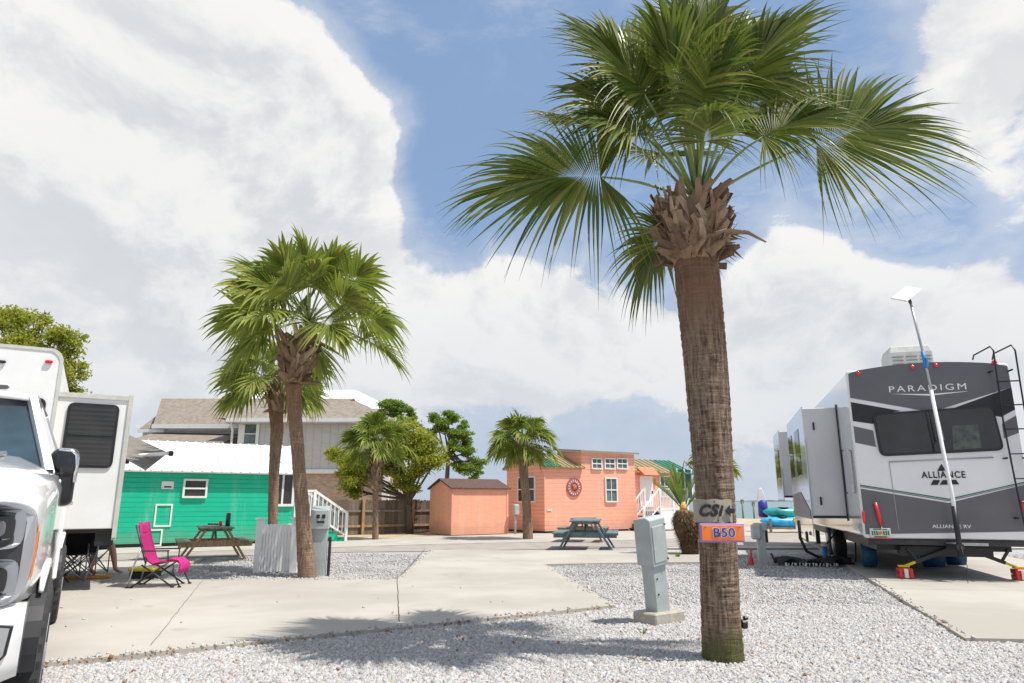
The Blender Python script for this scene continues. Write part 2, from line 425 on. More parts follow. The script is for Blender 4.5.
    def build(s, name, mats, parent=None, bevel=0, fix=True):
        me = bpy.data.meshes.new(name); me.from_pydata([tuple(v) for v in s.v], [], s.f)
        if not isinstance(mats, (list, tuple)): mats = [mats]
        for m in mats: me.materials.append(M[m] if isinstance(m, str) else m)
        me.polygons.foreach_set('material_index', s.m); me.polygons.foreach_set('use_smooth', s.sm)
        if fix and len(s.v) < 60000:
            import bmesh
            bm = bmesh.new(); bm.from_mesh(me); bmesh.ops.recalc_face_normals(bm, faces=bm.faces); bm.to_mesh(me); bm.free()
        me.update()
        o = bpy.data.objects.new(name, me); COL.objects.link(o)
        if parent is not None: o.parent = parent
        if bevel:
            md = o.modifiers.new('bevel', 'BEVEL'); md.width = bevel; md.segments = 3; md.limit_method = 'ANGLE'; md.angle_limit = R(35); md.harden_normals = False
        return o
def tag(o, label=None, cat=None, group=None, kind=None):
    if label: o['label'] = label
    if cat: o['category'] = cat
    if group: o['group'] = group
    if kind: o['kind'] = kind
    return o
def thing(name, loc, rz=0, label=None, cat=None, group=None):
    o = bpy.data.objects.new(name, None); COL.objects.link(o); o.location = V(loc); o.rotation_euler = (0, 0, rz)
    o.empty_display_size = .3
    return tag(o, label, cat, group)
def W2L(root, p):
    m = Matrix.Translation(root.location) @ root.rotation_euler.to_matrix().to_4x4()
    return m.inverted() @ V(p)
def dup(root, loc, rz, label, group=None):
    r = root.copy(); COL.objects.link(r); r.location = V(loc); r.rotation_euler = (0, 0, rz); r['label'] = label
    if group: r['group'] = group
    for ch in list(root.children):
        c = ch.copy(); COL.objects.link(c); c.parent = r
        for g in list(ch.children):
            d = g.copy(); COL.objects.link(d); d.parent = c
    return r
def text(name, s, size, parent, loc, rot, m, ext=.002, shear=0, sx=1, offset=0, align='CENTER', space=1):
    c = bpy.data.curves.new(name, 'FONT'); c.body = s; c.size = size; c.extrude = ext; c.shear = shear; c.offset = offset
    c.align_x = align; c.align_y = 'CENTER'; c.space_character = space
    c.materials.append(M[m])
    o = bpy.data.objects.new(name, c); COL.objects.link(o); o.parent = parent; o.location = V(loc); o.rotation_euler = rot; o.scale = (sx, 1, 1)
    bpy.context.view_layer.update(); me = bpy.data.meshes.new_from_object(o.evaluated_get(bpy.context.evaluated_depsgraph_get())); par = o.parent
    bpy.data.objects.remove(o); o = bpy.data.objects.new(name, me); COL.objects.link(o); o.parent = par; o.location = V(loc); o.rotation_euler = rot; o.scale = (sx, 1, 1)
    return o
def struct(name, mb, m, **kw):
    return tag(mb.build(name, m, **kw), kind='structure')
def poly_slab(name, pts, ztop, zbot, m):
    mb = MB(); mb.prism([(p[0], p[1], zbot) for p in pts], (0, 0, ztop-zbot)); return struct(name, mb, m)
# ================================================================== SETTING
PADZ = .055
# ground sheet (land) with a shoreline towards the bay on the right
sh = [(-400, -60), (400, -60), (400, 26), (60, 33), (30, 35.5), (12, 37), (9, 44), (6, 60), (2, 75), (-60, 90), (-400, 110)]
poly_slab('ground', sh, 0, -1.2, 'gravel')
mb = MB(); mb.add([(-3000, 20, -.55), (3000, 20, -.55), (3000, 6000, -.55), (-3000, 6000, -.55)], [(0, 1, 2, 3)])
struct('water', mb, 'water', fix=False)
# sandy verge and far road
def gp(*px): return [tuple(G(x, y)) for x, y in px]
def flat(name, pts, z, m):
    mb = MB(); mb.add([(p[0], p[1], z) for p in pts], [tuple(range(len(pts)))]); return struct(name, mb, m)
flat('verge', gp((60, 537), (318, 541), (432, 537.5), (640, 535), (1100, 533), (1100, 524), (640, 517), (300, 518), (60, 522)), .006, 'sand')
flat('pavement', gp((-60, 560), (120, 554), (345, 547.5), (440, 544.5), (600, 541.5), (700, 538.5), (760, 536), (760, 527), (640, 530), (545, 533.5), (430, 537), (345, 541.3), (120, 548.2), (-60, 554)), .018, 'walk')
flat('road', gp((-90, 568), (60, 563), (120, 560.5), (345, 552.5), (440, 551.5), (600, 548.5), (700, 546.5), (800, 545.5), (1300, 545), (1300, 531), (800, 531.5), (760, 533), (700, 538.5), (600, 541.5), (440, 544.5), (345, 547.5), (120, 554), (-60, 560)), .012, 'road')
flat('kerb_strip', gp((640, 549.5), (1300, 549.5), (1300, 545.3), (700, 546.7)), .03, 'walk')

# concrete pads
padL = [G(-160, 683, PADZ), G(45, 663, PADZ), G(330, 634, PADZ), G(615, 605, PADZ), G(545, 564, PADZ), G(632, 562.5, PADZ), G(700, 562, PADZ), G(700, 550.5, PADZ), G(430, 550, PADZ), G(397, 579, PADZ), G(150, 579.5, PADZ), G(205, 557, PADZ), G(-120, 575, PADZ)]
poly_slab('concrete_pad', padL, PADZ, -.1, 'concrete')
c0 = G(868, 578, PADZ); c1 = G(965, 638, PADZ); dn = (c1-c0).normalized()
far = c0-dn*16
padR = [far, c0, c1, c1+V((.97, -.09, 0))*4.2, c1+V((.97, -.09, 0))*4.2-dn*22, ]
poly_slab('parking_pad', padR, PADZ, -.1, 'concrete')
# joints (saw cuts) on the pads
def strip(mb, a, b, w, z):
    a = V((a[0], a[1], z)); b = V((b[0], b[1], z)); t = (b-a).normalized(); s = V((-t.y, t.x, 0))*w/2
    mb.add([a-s, b-s, b+s, a+s], [(0, 1, 2, 3)])
mb = MB()
def wob(a, b, w, z, n=24):
    a, b = V(a), V(b); pr = a
    for i in range(1, n+1):
        q = a.lerp(b, i/n)+V((random.uniform(-.006, .006), random.uniform(-.006, .006), 0)); strip(mb, pr, q, w, z); pr = q
wob(G(397, 579.5), G(399, 627), .012, PADZ+.004)
wob(G(400, 579), G(425, 551), .012, PADZ+.004)
wob(G(560, 591), G(397, 592), .005, PADZ+.004)
wob(G(430, 563), G(545, 564), .01, PADZ+.004)
wob(G(205, 580), G(150, 652), .006, PADZ+.004)
wob(c0.lerp(c1, .28)+V((.05, 0, 0)), c0.lerp(c1, .28)+V((3.5, -.5, 0)), .01, PADZ+.004)
struct('saw_cut', mb, 'joint', fix=False)

# ---- gravel stones
def inpoly(px, py, poly):
    ins = np.zeros(len(px), bool); n = len(poly); j = n-1
    for i in range(n):
        xi, yi, xj, yj = poly[i][0], poly[i][1], poly[j][0], poly[j][1]
        with np.errstate(divide='ignore', invalid='ignore'):
            c = ((yi > py) != (yj > py)) & (px < (xj-xi)*(py-yi)/(yj-yi+1e-12)+xi)
        ins ^= c; j = i
    return ins
CUBE = np.array([(-1,-1,-1),(1,-1,-1),(1,1,-1),(-1,1,-1),(-1,-1,1),(1,-1,1),(1,1,1),(-1,1,1)], float)
CF = np.array([(0,3,2,1),(4,5,6,7),(0,1,5,4),(1,2,6,5),(2,3,7,6),(3,0,4,7)])
def stones(name, P, size, m, flatten=.6):
    n = len(P)
    vs = CUBE[None]*(1+RNG.uniform(-.38, .38, (n, 8, 3)))
    s = size*RNG.lognormal(0, .28, n)
    vs = vs*.5*s[:, None, None]*np.stack([RNG.uniform(.8, 1.4, n), RNG.uniform(.7, 1.1, n), RNG.uniform(flatten, 1, n)], 1)[:, None, :]
    # random rotation
    q = RNG.normal(size=(n, 4)); q /= np.linalg.norm(q, axis=1)[:, None]
    w, x, y, z = q.T
    Rm = np.stack([1-2*(y*y+z*z), 2*(x*y-z*w), 2*(x*z+y*w), 2*(x*y+z*w), 1-2*(x*x+z*z), 2*(y*z-x*w), 2*(x*z-y*w), 2*(y*z+x*w), 1-2*(x*x+y*y)], 1).reshape(n, 3, 3)
    vs = np.einsum('nij,nkj->nki', Rm, vs)+P[:, None, :]
    fc = (CF[None]+np.arange(n)[:, None, None]*8).reshape(-1)
    me = bpy.data.meshes.new(name); me.vertices.add(n*8); me.vertices.foreach_set('co', vs.reshape(-1).astype(np.float32))
    me.loops.add(n*24); me.loops.foreach_set('vertex_index', fc.astype(np.int32))
    me.polygons.add(n*6); me.polygons.foreach_set('loop_start', np.arange(0, n*24, 4, dtype=np.int32))
    me.update(calc_edges=True); me.materials.append(M[m])
    o = bpy.data.objects.new(name, me); COL.objects.link(o); return o
pads = [padL, padR]
def scatter(n, x0, x1, y0, y1):
    x = RNG.uniform(x0, x1, n); y = RNG.uniform(y0, y1, n)
    ok = ~inpoly(x, y, padL) & ~inpoly(x, y, padR) & (np.abs(x) < y*.80+.4)
    return x[ok], y[ok]
xs, ys = [], []
for (n, y0, y1) in ((230000, 5.0, 7.2), (180000, 7.2, 9.5), (110000, 9.5, 13), (60000, 13, 18.5)):
    x, y = scatter(n, -6.5, 14 if y0 > 9 else 8.5, y0, y1); xs.append(x); ys.append(y)
x = np.concatenate(xs); y = np.concatenate(ys)
z = RNG.uniform(0, .016, len(x))+.012*np.sin(x*2.1+1.3*np.sin(y*1.7))*np.cos(y*1.9)
ex = []
for a, b, n, sd_ in ((padL[1], padL[2], 90, 1), (padL[2], padL[3], 80, 1), (padL[3], padL[4], 40, 1), (padL[9], padL[10], 60, -1), (padL[8], padL[9], 40, -1), (c0, c1, 70, -1)):
    a, b = V((a[0], a[1], 0)), V((b[0], b[1], 0)); t = (b-a).normalized(); nn_ = V((-t.y, t.x, 0))
    for i in range(n):
        p = a.lerp(b, random.random())+nn_*abs(random.gauss(0, .05)); ex.append((p.x, p.y, PADZ+.006))
for i in range(30): p = G(random.uniform(60, 600), random.uniform(585, 650), PADZ); ex.append((p.x, p.y, PADZ+.005))
ex = np.array(ex); ok = inpoly(ex[:, 0], ex[:, 1], padL) | inpoly(ex[:, 0], ex[:, 1], padR); ex = ex[ok]
x = np.concatenate([x, ex[:, 0]]); y = np.concatenate([y, ex[:, 1]]); z = np.concatenate([z, ex[:, 2]])
tag(stones('gravel_stones', np.stack([x, y, z], 1), .0172, 'stones'), 'loose pale grey and white gravel covering the ground between the concrete pads', 'gravel', kind='stuff')
# debris of leaves along the pad edges
pts = []
for a, b, n in ((padL[1], padL[2], 60), (padL[2], padL[3], 60), (padL[3], padL[4], 20), (c0, c1, 60)):
    for i in range(n):
        p = V(a).lerp(V(b), random.random()); o = V((random.gauss(0, .05), random.gauss(-.03, .035), 0)); pts.append((p.x+o.x, p.y+o.y, .035+random.random()*.02))
for i in range(110): pts.append((random.uniform(-4, 5), random.uniform(5, 9), .03))
for i in range(60):
    q = G(random.uniform(655, 700), random.uniform(552, 562)); pts.append((q.x, q.y, .04))
tag(stones('leaf_litter', np.array(pts), .014, 'debris', .2), 'small reddish brown dead leaf bits along the concrete edges', 'leaf litter', kind='stuff')

# far shore across the bay
mb = MB(); prof = []
random.seed(3)
for i in range(161):
    xx = 260+i*10; hgt = 1.0+2.2*max(0, math.sin(i*.21))*random.uniform(.3, 1)+random.uniform(0, 1.8)
    prof.append((xx, 1400, hgt))
mb.prism([(260, 1400, -.5)]+prof+[(1860, 1400, -.5)], (0, 60, 0)); struct('far_shore', mb, mat('far_shore_green', (.16, .19, .2), .9, var=.4, vs=.02))
mb = MB(); mb.prism([(-900, 1390, -.5), (-900, 1390, .7), (2500, 1390, .9), (2500, 1390, -.5)], (0, 8, 0)); struct('far_beach', mb, mat('beach', (.6, .57, .52), .9))

# ================================================================== SKY + LIGHT
SUN = V((.950*math.cos(R(63)), -.312*math.cos(R(63)), math.sin(R(63)))).normalized()
w = bpy.data.worlds.new('World'); scn.world = w; w.use_nodes = True
nt = w.node_tree; nt.nodes.clear()
out = nt.nodes.new('ShaderNodeOutputWorld'); bg = nt.nodes.new('ShaderNodeBackground'); L(nt, bg.outputs[0], out.inputs[0])
sky = nt.nodes.new('ShaderNodeTexSky'); sky.sky_type = 'NISHITA'; sky.sun_disc = False
sky.sun_elevation = math.asin(SUN.z); sky.sun_rotation = math.atan2(SUN.x, SUN.y)
sky.air_density = 1.0; sky.dust_density = 1.2; sky.ozone_density = 1.5
bg.inputs[1].default_value = .155
tcw = nt.nodes.new('ShaderNodeTexCoord').outputs['Generated']
def cfield(vec):
    v = vscale(nt, vec, (1, 1, 1.35))
    wp = N(nt, 'ShaderNodeTexNoise'); wp.inputs['Scale'].default_value = 2.2; wp.inputs['Detail'].default_value = 4; L(nt, v, wp.inputs['Vector'])
    va = nt.nodes.new('ShaderNodeVectorMath'); va.operation = 'MULTIPLY_ADD'; L(nt, wp.outputs['Color'], va.inputs[0]); va.inputs[1].default_value = (.28, .28, .28); L(nt, v, va.inputs[2])
    a = noise(nt, va.outputs[0], 3.4, 14, .60)
    return a
def blob(vec, px, py, rad, wgt):
    d = ray(px, py).normalized()
    dn = nt.nodes.new('ShaderNodeVectorMath'); dn.operation = 'DISTANCE'; L(nt, vec, dn.inputs[0]); dn.inputs[1].default_value = d
    f = nt.nodes.new('ShaderNodeMapRange'); f.interpolation_type = 'SMOOTHSTEP'; L(nt, dn.outputs['Value'], f.inputs[0])
    f.inputs[1].default_value = rad/683.; f.inputs[2].default_value = rad*.25/683.; f.inputs[3].default_value = 0; f.inputs[4].default_value = wgt
    return f.outputs[0]
def shift(vec, o):
    va = nt.nodes.new('ShaderNodeVectorMath'); va.operation = 'ADD'; L(nt, vec, va.inputs[0]); va.inputs[1].default_value = o; return va.outputs[0]
BL = [(90, 140, 300, .34), (270, 150, 170, .26), (340, 200, 130, .14), (500, 340, 170, .24), (620, 350, 130, .16), (330, 330, 170, .08), (850, 320, 150, .30), (760, 330, 120, .18), (985, 90, 150, .22), (990, 340, 130, .14),
      (500, 90, 90, .08), (120, 350, 200, .10), (480, 20, 200, -.24), (350, 5, 100, -.14), (465, 190, 110, -.26), (600, 240, 110, -.14), (760, 60, 200, -.14), (880, 225, 90, -.28), (800, 5, 130, -.18), (940, 230, 60, -.12), (700, 240, 90, -.14), (460, 460, 130, -.16), (620, 440, 110, -.14), (230, 20, 80, -.08)]
cf = cfield(tcw); tot = cf
for b_ in BL: tot = math_(nt, 'ADD', tot, blob(tcw, *b_))
sxyz = N(nt, 'ShaderNodeSeparateXYZ'); L(nt, tcw, sxyz.inputs[0])
lowz = ramp(nt, sxyz.outputs[2], .13, .02)
tot = math_(nt, 'SUBTRACT', tot, math_(nt, 'MULTIPLY', lowz, .05))
cov = ramp(nt, tot, .505, .61)
thin = math_(nt, 'MULTIPLY', ramp(nt, tot, .30, .60), .42)
wv_ = vscale(nt, tcw, (1.6, 1.6, 4.5))
wisp = math_(nt, 'MULTIPLY', ramp(nt, noise(nt, wv_, 1.9, 12, .66), .46, .74), .50)
cov = math_(nt, 'MAXIMUM', math_(nt, 'MAXIMUM', cov, thin), wisp)
# self shading of the clouds from the density towards the sun
cf2 = cfield(shift(tcw, SUN*.05))
lit = ramp(nt, math_(nt, 'SUBTRACT', cf, cf2), -.11, .07)
thick = ramp(nt, tot, .60, .95)
shade = math_(nt, 'MULTIPLY_ADD', lit, .62, math_(nt, 'MULTIPLY_ADD', thick, -.22, .50), True)
lowc = ramp(nt, sxyz.outputs[2], .40, .04)
ccol = mixc(nt, shade, (3.75, 3.95, 4.3), (6.05, 6.0, 5.92))
ccol = mixc(nt, math_(nt, 'MULTIPLY', lowc, .5), ccol, (3.9, 4.25, 4.75))
skyc = mixc(nt, .72, sky.outputs[0], (1.85, 2.75, 4.3))
hz = ramp(nt, sxyz.outputs[2], .30, .0)
skyc = mixc(nt, math_(nt, 'MULTIPLY', hz, .9), skyc, (3.5, 3.95, 4.65))
final = mixc(nt, cov, skyc, ccol)
L(nt, final, bg.inputs[0])
sl = bpy.data.lights.new('sun', 'SUN'); sl.energy = 5.2; sl.angle = R(.53); sl.color = (1, .965, .91)
so = bpy.data.objects.new('sun', sl); COL.objects.link(so); so.rotation_euler = SUN.to_track_quat('Z', 'Y').to_euler(); so.location = SUN*50

cam = bpy.data.cameras.new('camera'); cam.lens = 24; cam.sensor_width = 36; cam.clip_end = 9000; cam.clip_start = .05
co = bpy.data.objects.new('camera', cam); COL.objects.link(co); co.location = CAMP; co.rotation_euler = (R(90)+PIT, 0, 0); scn.camera = co
scn.view_settings.view_transform = 'Standard'; scn.view_settings.look = 'None'; scn.view_settings.exposure = 0
scn.cycles.max_bounces = 8; scn.cycles.transparent_max_bounces = 8

# ================================================================== PALMS
def frond(mb, base, az, el, Lp, Rf, sag=.28, roll=0, nl=46, droop=.30, th=128, seg=8, rs=None, fold=.45, pr=.018, pend=.5):
    rs = rs or random
    d = V((math.cos(az)*math.cos(el), math.sin(az)*math.cos(el), math.sin(el)))
    base = V(base); g = V((0, 0, -1))
    pts = [base+d*Lp*t+g*Lp*sag*t*t for t in (0, .2, .4, .6, .8, 1)]
    mb.tube(pts, [pr*1.5, pr*1.2, pr, pr*.9, pr*.75, pr*.6], 6, 1, True, flat=.6)
    T = (pts[-1]-pts[-2]).normalized()
    S = T.cross(V((0, 0, 1)))
    if S.length < .05: S = V((-math.sin(az), math.cos(az), 0))
    S.normalize(); Nn = S.cross(T).normalized()
    rm = Matrix.Rotation(roll, 3, T); S = rm @ S; Nn = rm @ Nn
    Hh = pts[-1]
    # costa curving down through the blade
    def costa(s): return Hh+T*s*Rf*.85-Nn*(s*s)*Rf*.20+g*s*s*Rf*.10
    thm = R(th)
    for i in range(nl):
        f = (i+.5)/nl*2-1; ang = f*thm; k = 1-abs(f)
        s0 = .40*max(0, k-.25)/.75*1.0
        o = costa(s0)
        tl = (costa(s0+.05)-costa(s0)).normalized()
        a2 = ang*(.92 if abs(f) > .3 else .85)
        dr = (tl*math.cos(a2)+S*math.sin(a2)+Nn*(.20*abs(math.sin(a2))-.02)).normalized()
        ln = Rf*(1-s0*.62)*(.90+.14*rs.random())*(1-.26*abs(f)**2.2)
        if rs.random() < .05: ln *= .75
        sd = dr.cross(Nn).normalized(); nn = sd.cross(dr).normalized()
        if nn.dot(Nn) < 0: nn = -nn
        dth = 2*thm/nl; split = rs.uniform(.30, .46)
        wmax = math.tan(dth*.54)*split*ln+1.0*s0*dth*Rf*.75
        dp = droop*rs.uniform(.45, 1.5); tw = rs.uniform(-.12, .12)
        bendn = rs.uniform(-.06, .10)
        vs = []
        for j in range(seg+1):
            s = j/seg; r = s*ln
            w = (math.tan(dth*.60)*r+1.0*s0*dth*Rf*.75*min(1, s*4)+.002) if s < split else wmax*max(.03, (1-((s-split)/(1-split)))**1.15)
            c = o+dr*r*(1-.10*s*s)+g*dp*ln*max(0, s-.25)**2*1.3-nn*bendn*ln*s*s+sd*tw*ln*max(0, s-split)**1.5
            fo = fold if s < split else fold*.8
            vs += [c-sd*w, c-nn*w*fo*1.2, c+sd*w]
        fs = []
        for j in range(seg):
            a = j*3; fs += [(a, a+1, a+4, a+3), (a+1, a+2, a+5, a+4)]
        mb.add(vs, fs, 0, False)
def boots(mb, c, r0, r1, h, n, Lb=.32, wb=.055, rs=random, updir=1):
    """old leaf bases wrapped round the trunk head"""
    for i in range(n):
        f = i/n; az = i*2.39996+rs.uniform(-.15, .15); zz = f*h
        r = r0+(r1-r0)*math.sin(min(1, f*1.25)*math.pi*.62)
        el = R(rs.uniform(38, 66)) if f > .12 else R(rs.uniform(-5, 35))
        d = V((math.cos(az)*math.cos(el), math.sin(az)*math.cos(el), math.sin(el)))
        t = V((-math.sin(az), math.cos(az), 0)); tw = rs.choice((-1, 1))*rs.uniform(.15, .75)
        d = (d+t*tw).normalized(); o = V(c)+V((math.cos(az)*r*.72, math.sin(az)*r*.72, zz))
        s = d.cross(V((math.cos(az), math.sin(az), .2))).normalized(); nn = s.cross(d).normalized()
        ll = Lb*rs.uniform(.7, 1.25)
        rings = []
        for q, (u, ww, tt) in enumerate(((0, 1.35, .36), (.35, 1.0, .30), (.7, .70, .2), (1, .46+.3*(i % 3 == 0), .07))):
            p = o+d*ll*u+nn*(-.10*ll*u*u)*(1 if nn.dot(V((math.cos(az), math.sin(az), 0))) > 0 else -1)
            w_ = wb*ww; t_ = wb*tt
            rings.append([p-s*w_-nn*t_*.2, p-s*w_*.5+nn*t_, p+s*w_*.5+nn*t_, p+s*w_-nn*t_*.2, p-nn*t_*.6])
        mb.loft(rings, 0, False)
        rr_ = V((math.cos(az), math.sin(az), 0))
        for q in range(3):
            o2 = o+rr_*rs.uniform(-.02, .05)+t*rs.uniform(-.08, .08); l2 = ll*rs.uniform(.5, 1.1); d2 = (d+t*rs.uniform(-.8, .8)+V((0, 0, rs.uniform(-1.2, .2)))).normalized(); e2 = o2+d2*l2*.55; e3 = o2+d2*l2+V((0, 0, -rs.uniform(0, .10)))
            w3 = t*rs.uniform(.002, .005); mb.add([o2-w3, o2+w3, e2+w3*.7, e3, e2-w3*.7], [(0, 1, 2, 3, 4)])
def trunk_mb(path, rad, nring, nseg, amp=.012, rs=random, ringamp=.0028):
    mb = MB(); rings = []
    np_ = len(path)
    ph = [rs.uniform(0, 6.28) for _ in range(8)]
    for i in range(nring+1):
        f = i/nring*(np_-1); k = min(int(f), np_-2); u = f-k
        c = V(path[k]).lerp(V(path[k+1]), u); r = rad[k]*(1-u)+rad[k+1]*u
        z = c.z; ring = []
        rn = ringamp*(math.sin(z*62+ph[0]+1.5*math.sin(z*9))+.6*math.sin(z*131+ph[1]))+rs.uniform(-.0018, .0018)
        for s in range(nseg):
            a = 2*math.pi*s/nseg
            rr = r+rn*(.6+.4*math.sin(a*2+z*7))+amp*.5*math.sin(a*3+ph[2]+z*1.3)+amp*.35*math.sin(a*7+ph[3]+z*4)+rs.uniform(-.35, .35)*amp*.45
            ring.append(c+V((math.cos(a)*rr, math.sin(a)*rr, 0)))
        rings.append(ring)
    mb.loft(rings, 0, True); return mb
def palm(name, base, path, rad, crown, specs, label, bootspec, leaf='palm_leaf', trunkm='palm_trunk2', nring=120, nseg=24, group=None, amp=.01, individual=True):
    root = thing(name, base, 0, label, 'palm tree', group)
    b = V(base); lp = [V(p)-b for p in path]
    trunk_mb(lp, rad, nring, nseg, amp).build('trunk', trunkm, root, fix=False)
    if bootspec:
        mb = MB(); c, r0, r1, h, n, Lb, wb = bootspec; boots(mb, V(c)-b, r0, r1, h, n, Lb, wb)
        # fibrous core
        co_ = V(c)-b; mb.tube([co_+V((0, 0, -.02)), co_+V((0, 0, h*.5)), co_+V((0, 0, h*1.05))], [r0*.85, r1*.75, r0*.7], 16, 0)
        mb.build('leaf_bases', 'boot', root, fix=False)
    if individual:
        for sp in specs:
            mb = MB(); frond(mb, V(sp.pop('base', crown))-b, **sp); mb.build('frond', [leaf, 'petiole'], root, fix=False)
    else:
        mb = MB()
        for sp in specs: frond(mb, V(crown)-b, **sp)
        mb.build('crown', [leaf, 'petiole'], root, fix=False)
    return root
def rand_specs(n, Lp, Rf, nl, el0=-25, el1=82, seg=6, seed=1, droop=.3, sag=.3, rollr=35):
    rs = random.Random(seed); o = []
    for i in range(n):
        f = i/(n-1); el = el1+(el0-el1)*f**.9
        o.append(dict(az=i*2.39996+rs.uniform(-.3, .3), el=R(el+rs.uniform(-6, 6)), Lp=Lp*rs.uniform(.8, 1.15)*(1 if el > 0 else .8), Rf=Rf*rs.uniform(.88, 1.1), sag=sag*rs.uniform(.7, 1.3),
                      roll=R(rs.uniform(-rollr, rollr)), nl=nl, droop=droop*rs.uniform(.7, 1.3), seg=seg, rs=rs, pr=.016))
    return o
# -- foreground palm
B0 = G(724, 662); Yp = B0.y
random.seed(11)
px = [(724, 662), (721, 610), (718, 540), (713, 460), (708, 400), (702, 330), (698, 285), (696, 262)]
path = [D(x_, y_, Yp) for x_, y_ in px]; path[0].z = -.03
rad = [.178, .166, .164, .178, .196, .206, .214, .210]
CR = D(697, 190, Yp)
pb = D(696, 262, Yp)
S1 = []
def a_(az, el, Lp, Rf, roll=0, droop=.3, sag=.28, nl=54, th=128, **k):
    nl = int(nl*1.3)
    S1.append(dict(az=R(az), el=R(el), Lp=Lp, Rf=Rf, roll=R(roll), droop=droop, sag=sag, nl=nl, th=th, seg=9, rs=random.Random(len(S1)+5), pr=.021, **k))
a_(-6, 34, 1.45, 1.62, 76, .20, .14, 70, 130)       # big right fan
a_(186, 26, 1.10, 1.62, -66, .30, .22, 70, 130)     # big left fan
a_(212, 63, 1.45, 1.25, -78, .30, .20, 58)          # upper left towards camera
a_(-30, 70, 1.55, 1.30, 70, .30, .18, 58)           # upper right
a_(150, 58, 1.55, 1.3, -30, .25, .2)
a_(35, 62, 1.55, 1.3, 45, .25, .2)
a_(150, -2, .35, .80, 30, .5, .6, 44)                  # low behind left, hanging
a_(-80, 76, 1.35, 1.1, 25, .42, .35)
a_(238, 76, 1.5, 1.2, -20, .32, .3)
a_(-50, 82, 1.75, 1.25, 40, .25, .15)
a_(120, 80, 1.85, 1.3, -20, .22, .12)
a_(178, 72, 1.80, 1.3, -65, .25, .15)
a_(8, 76, 1.85, 1.3, 65, .25, .15)
a_(60, 74, 1.8, 1.2, 20, .28, .2)
a_(95, 60, 1.5, 1.2, 0, .3, .25)
a_(215, 52, 1.15, 1.05, -60, .45, .35)
a_(-22, 55, 1.15, 1.05, 60, .42, .3)
a_(200, 84, 1.6, 1.0, -60, .35, .2)
a_(186, 64, 1.35, 1.15, -85, .38, .25)
a_(-8, 66, 1.35, 1.15, 80, .36, .22)
a_(268, 66, 1.0, .85, 0, .5, .45)
a_(225, 88, 2.0, 1.1, -70, .2, .1)
a_(20, 86, 2.0, 1.1, 70, .2, .1)
random.seed(5)
pr = palm('palm_tree', B0, path, rad, CR+V((0, 0, -.15)), S1, 'large fan palm in the foreground gravel with two signs on its trunk', (pb, .25, .37, .60, 150, .24, .048), trunkm='palm_trunk', nring=520, nseg=56, amp=.008)
# moss and one long dry leaf base sticking out
mb = MB(); o = D(705, 238, Yp-.25)-B0
mb.tube([o, o+V((.18, -.05, .05)), o+V((.38, -.07, .03)), o+V((.55, -.07, -.07))], [.05, .042, .03, .012], 7, 0, flat=.5); mb.build('dry_leaf_stalk', 'boot', pr, fix=False)
mb = MB(); mb.tube([V((-.2, -.1, 1.63)), V((-.28, -.14, 1.7)), V((-.30, -.12, 1.60)), V((-.33, -.1, 1.5))], [.006, .005, .004, .003], 5)
mb.build('twig', 'bark', pr, fix=False)

# -- twin palms, left middle
B1 = G(308, 578); Y1 = B1.y
pth = [D(x_, y_, Y1) for x_, y_ in ((308, 578), (303, 520), (299, 470), (295, 420), (293, 385))]; pth[0].z = -.03
palm('palm_tree', B1, pth, [.165, .130, .118, .124, .15], D(309, 322, Y1), rand_specs(34, 1.05, 1.12, 34, -6, 82, seed=4, rollr=70, droop=.34, sag=.2),
     'fan palm with leaning trunk beside the white picket screen', (D(294, 382, Y1), .17, .34, .85, 80, .32, .058), leaf='palm_leaf_far')
B2 = G(277, 562); Y2 = B2.y
pth = [D(x_, y_, Y2) for x_, y_ in ((272, 562), (273, 520), (274, 470), (277, 430), (275, 405))]; pth[0].z = -.03
palm('palm_tree', B2, pth, [.12, .108, .118, .148, .17], D(279, 374, Y2), rand_specs(22, .7, .92, 30, -20, 80, seed=9, rollr=70, droop=.40, sag=.3),
     'shorter straight fan palm standing behind the picket screen', (D(277, 412, Y2), .17, .30, .7, 50, .3, .055), leaf='palm_leaf_far')
# -- mid palm by the driveway
B3 = G(376, 540); Y3 = B3.y
pth = [D(375.5, y_, Y3) for y_ in (540, 520, 500, 488)]; pth[0].z = -.03
palm('palm_tree', B3, pth, [.12, .10, .10, .11], D(376, 444, Y3), rand_specs(28, .8, .95, 24, 2, 82, seg=5, seed=12, rollr=60, droop=.4),
     'small fan palm by the road in front of the wooden fence', (D(375.5, 489, Y3), .17, .24, 1.5, 90, .22, .07), leaf='palm_leaf_far', nring=60)
# -- palm at the coral house
B4 = G(528, 539.5); Y4 = B4.y
pth = [D(x_, y_, Y4) for x_, y_ in ((528, 539.5), (527, 510), (524, 480), (523, 462))]; pth[0].z = -.03
palm('palm_tree', B4, pth, [.19, .16, .16, .18], D(523, 440, Y4), rand_specs(30, .75, .95, 24, -8, 84, seg=5, seed=15, rollr=60, droop=.4, sag=.35),
     'fan palm standing against the gable end of the coral cabin', (D(523, 464, Y4), .2, .33, .75, 40, .28, .08), leaf='palm_leaf_far', nring=60)
B5 = G(716, 530); B5 = D(716, 510, 42); B5.z = 0
pth = [V((B5.x, B5.y, z_)) for z_ in (0, 1.5, 3.2)]
palm('palm_tree', B5, pth, [.22, .2, .2], V((B5.x, B5.y, 3.6)), rand_specs(22, .8, 1.1, 20, -35, 84, seg=4, seed=19, rollr=60, droop=.4),
     'distant fan palm mostly hidden behind the foreground trunk', (V((B5.x, B5.y, 3.1)), .22, .34, .5, 30, .32, .09), leaf='palm_leaf_far', nring=30)

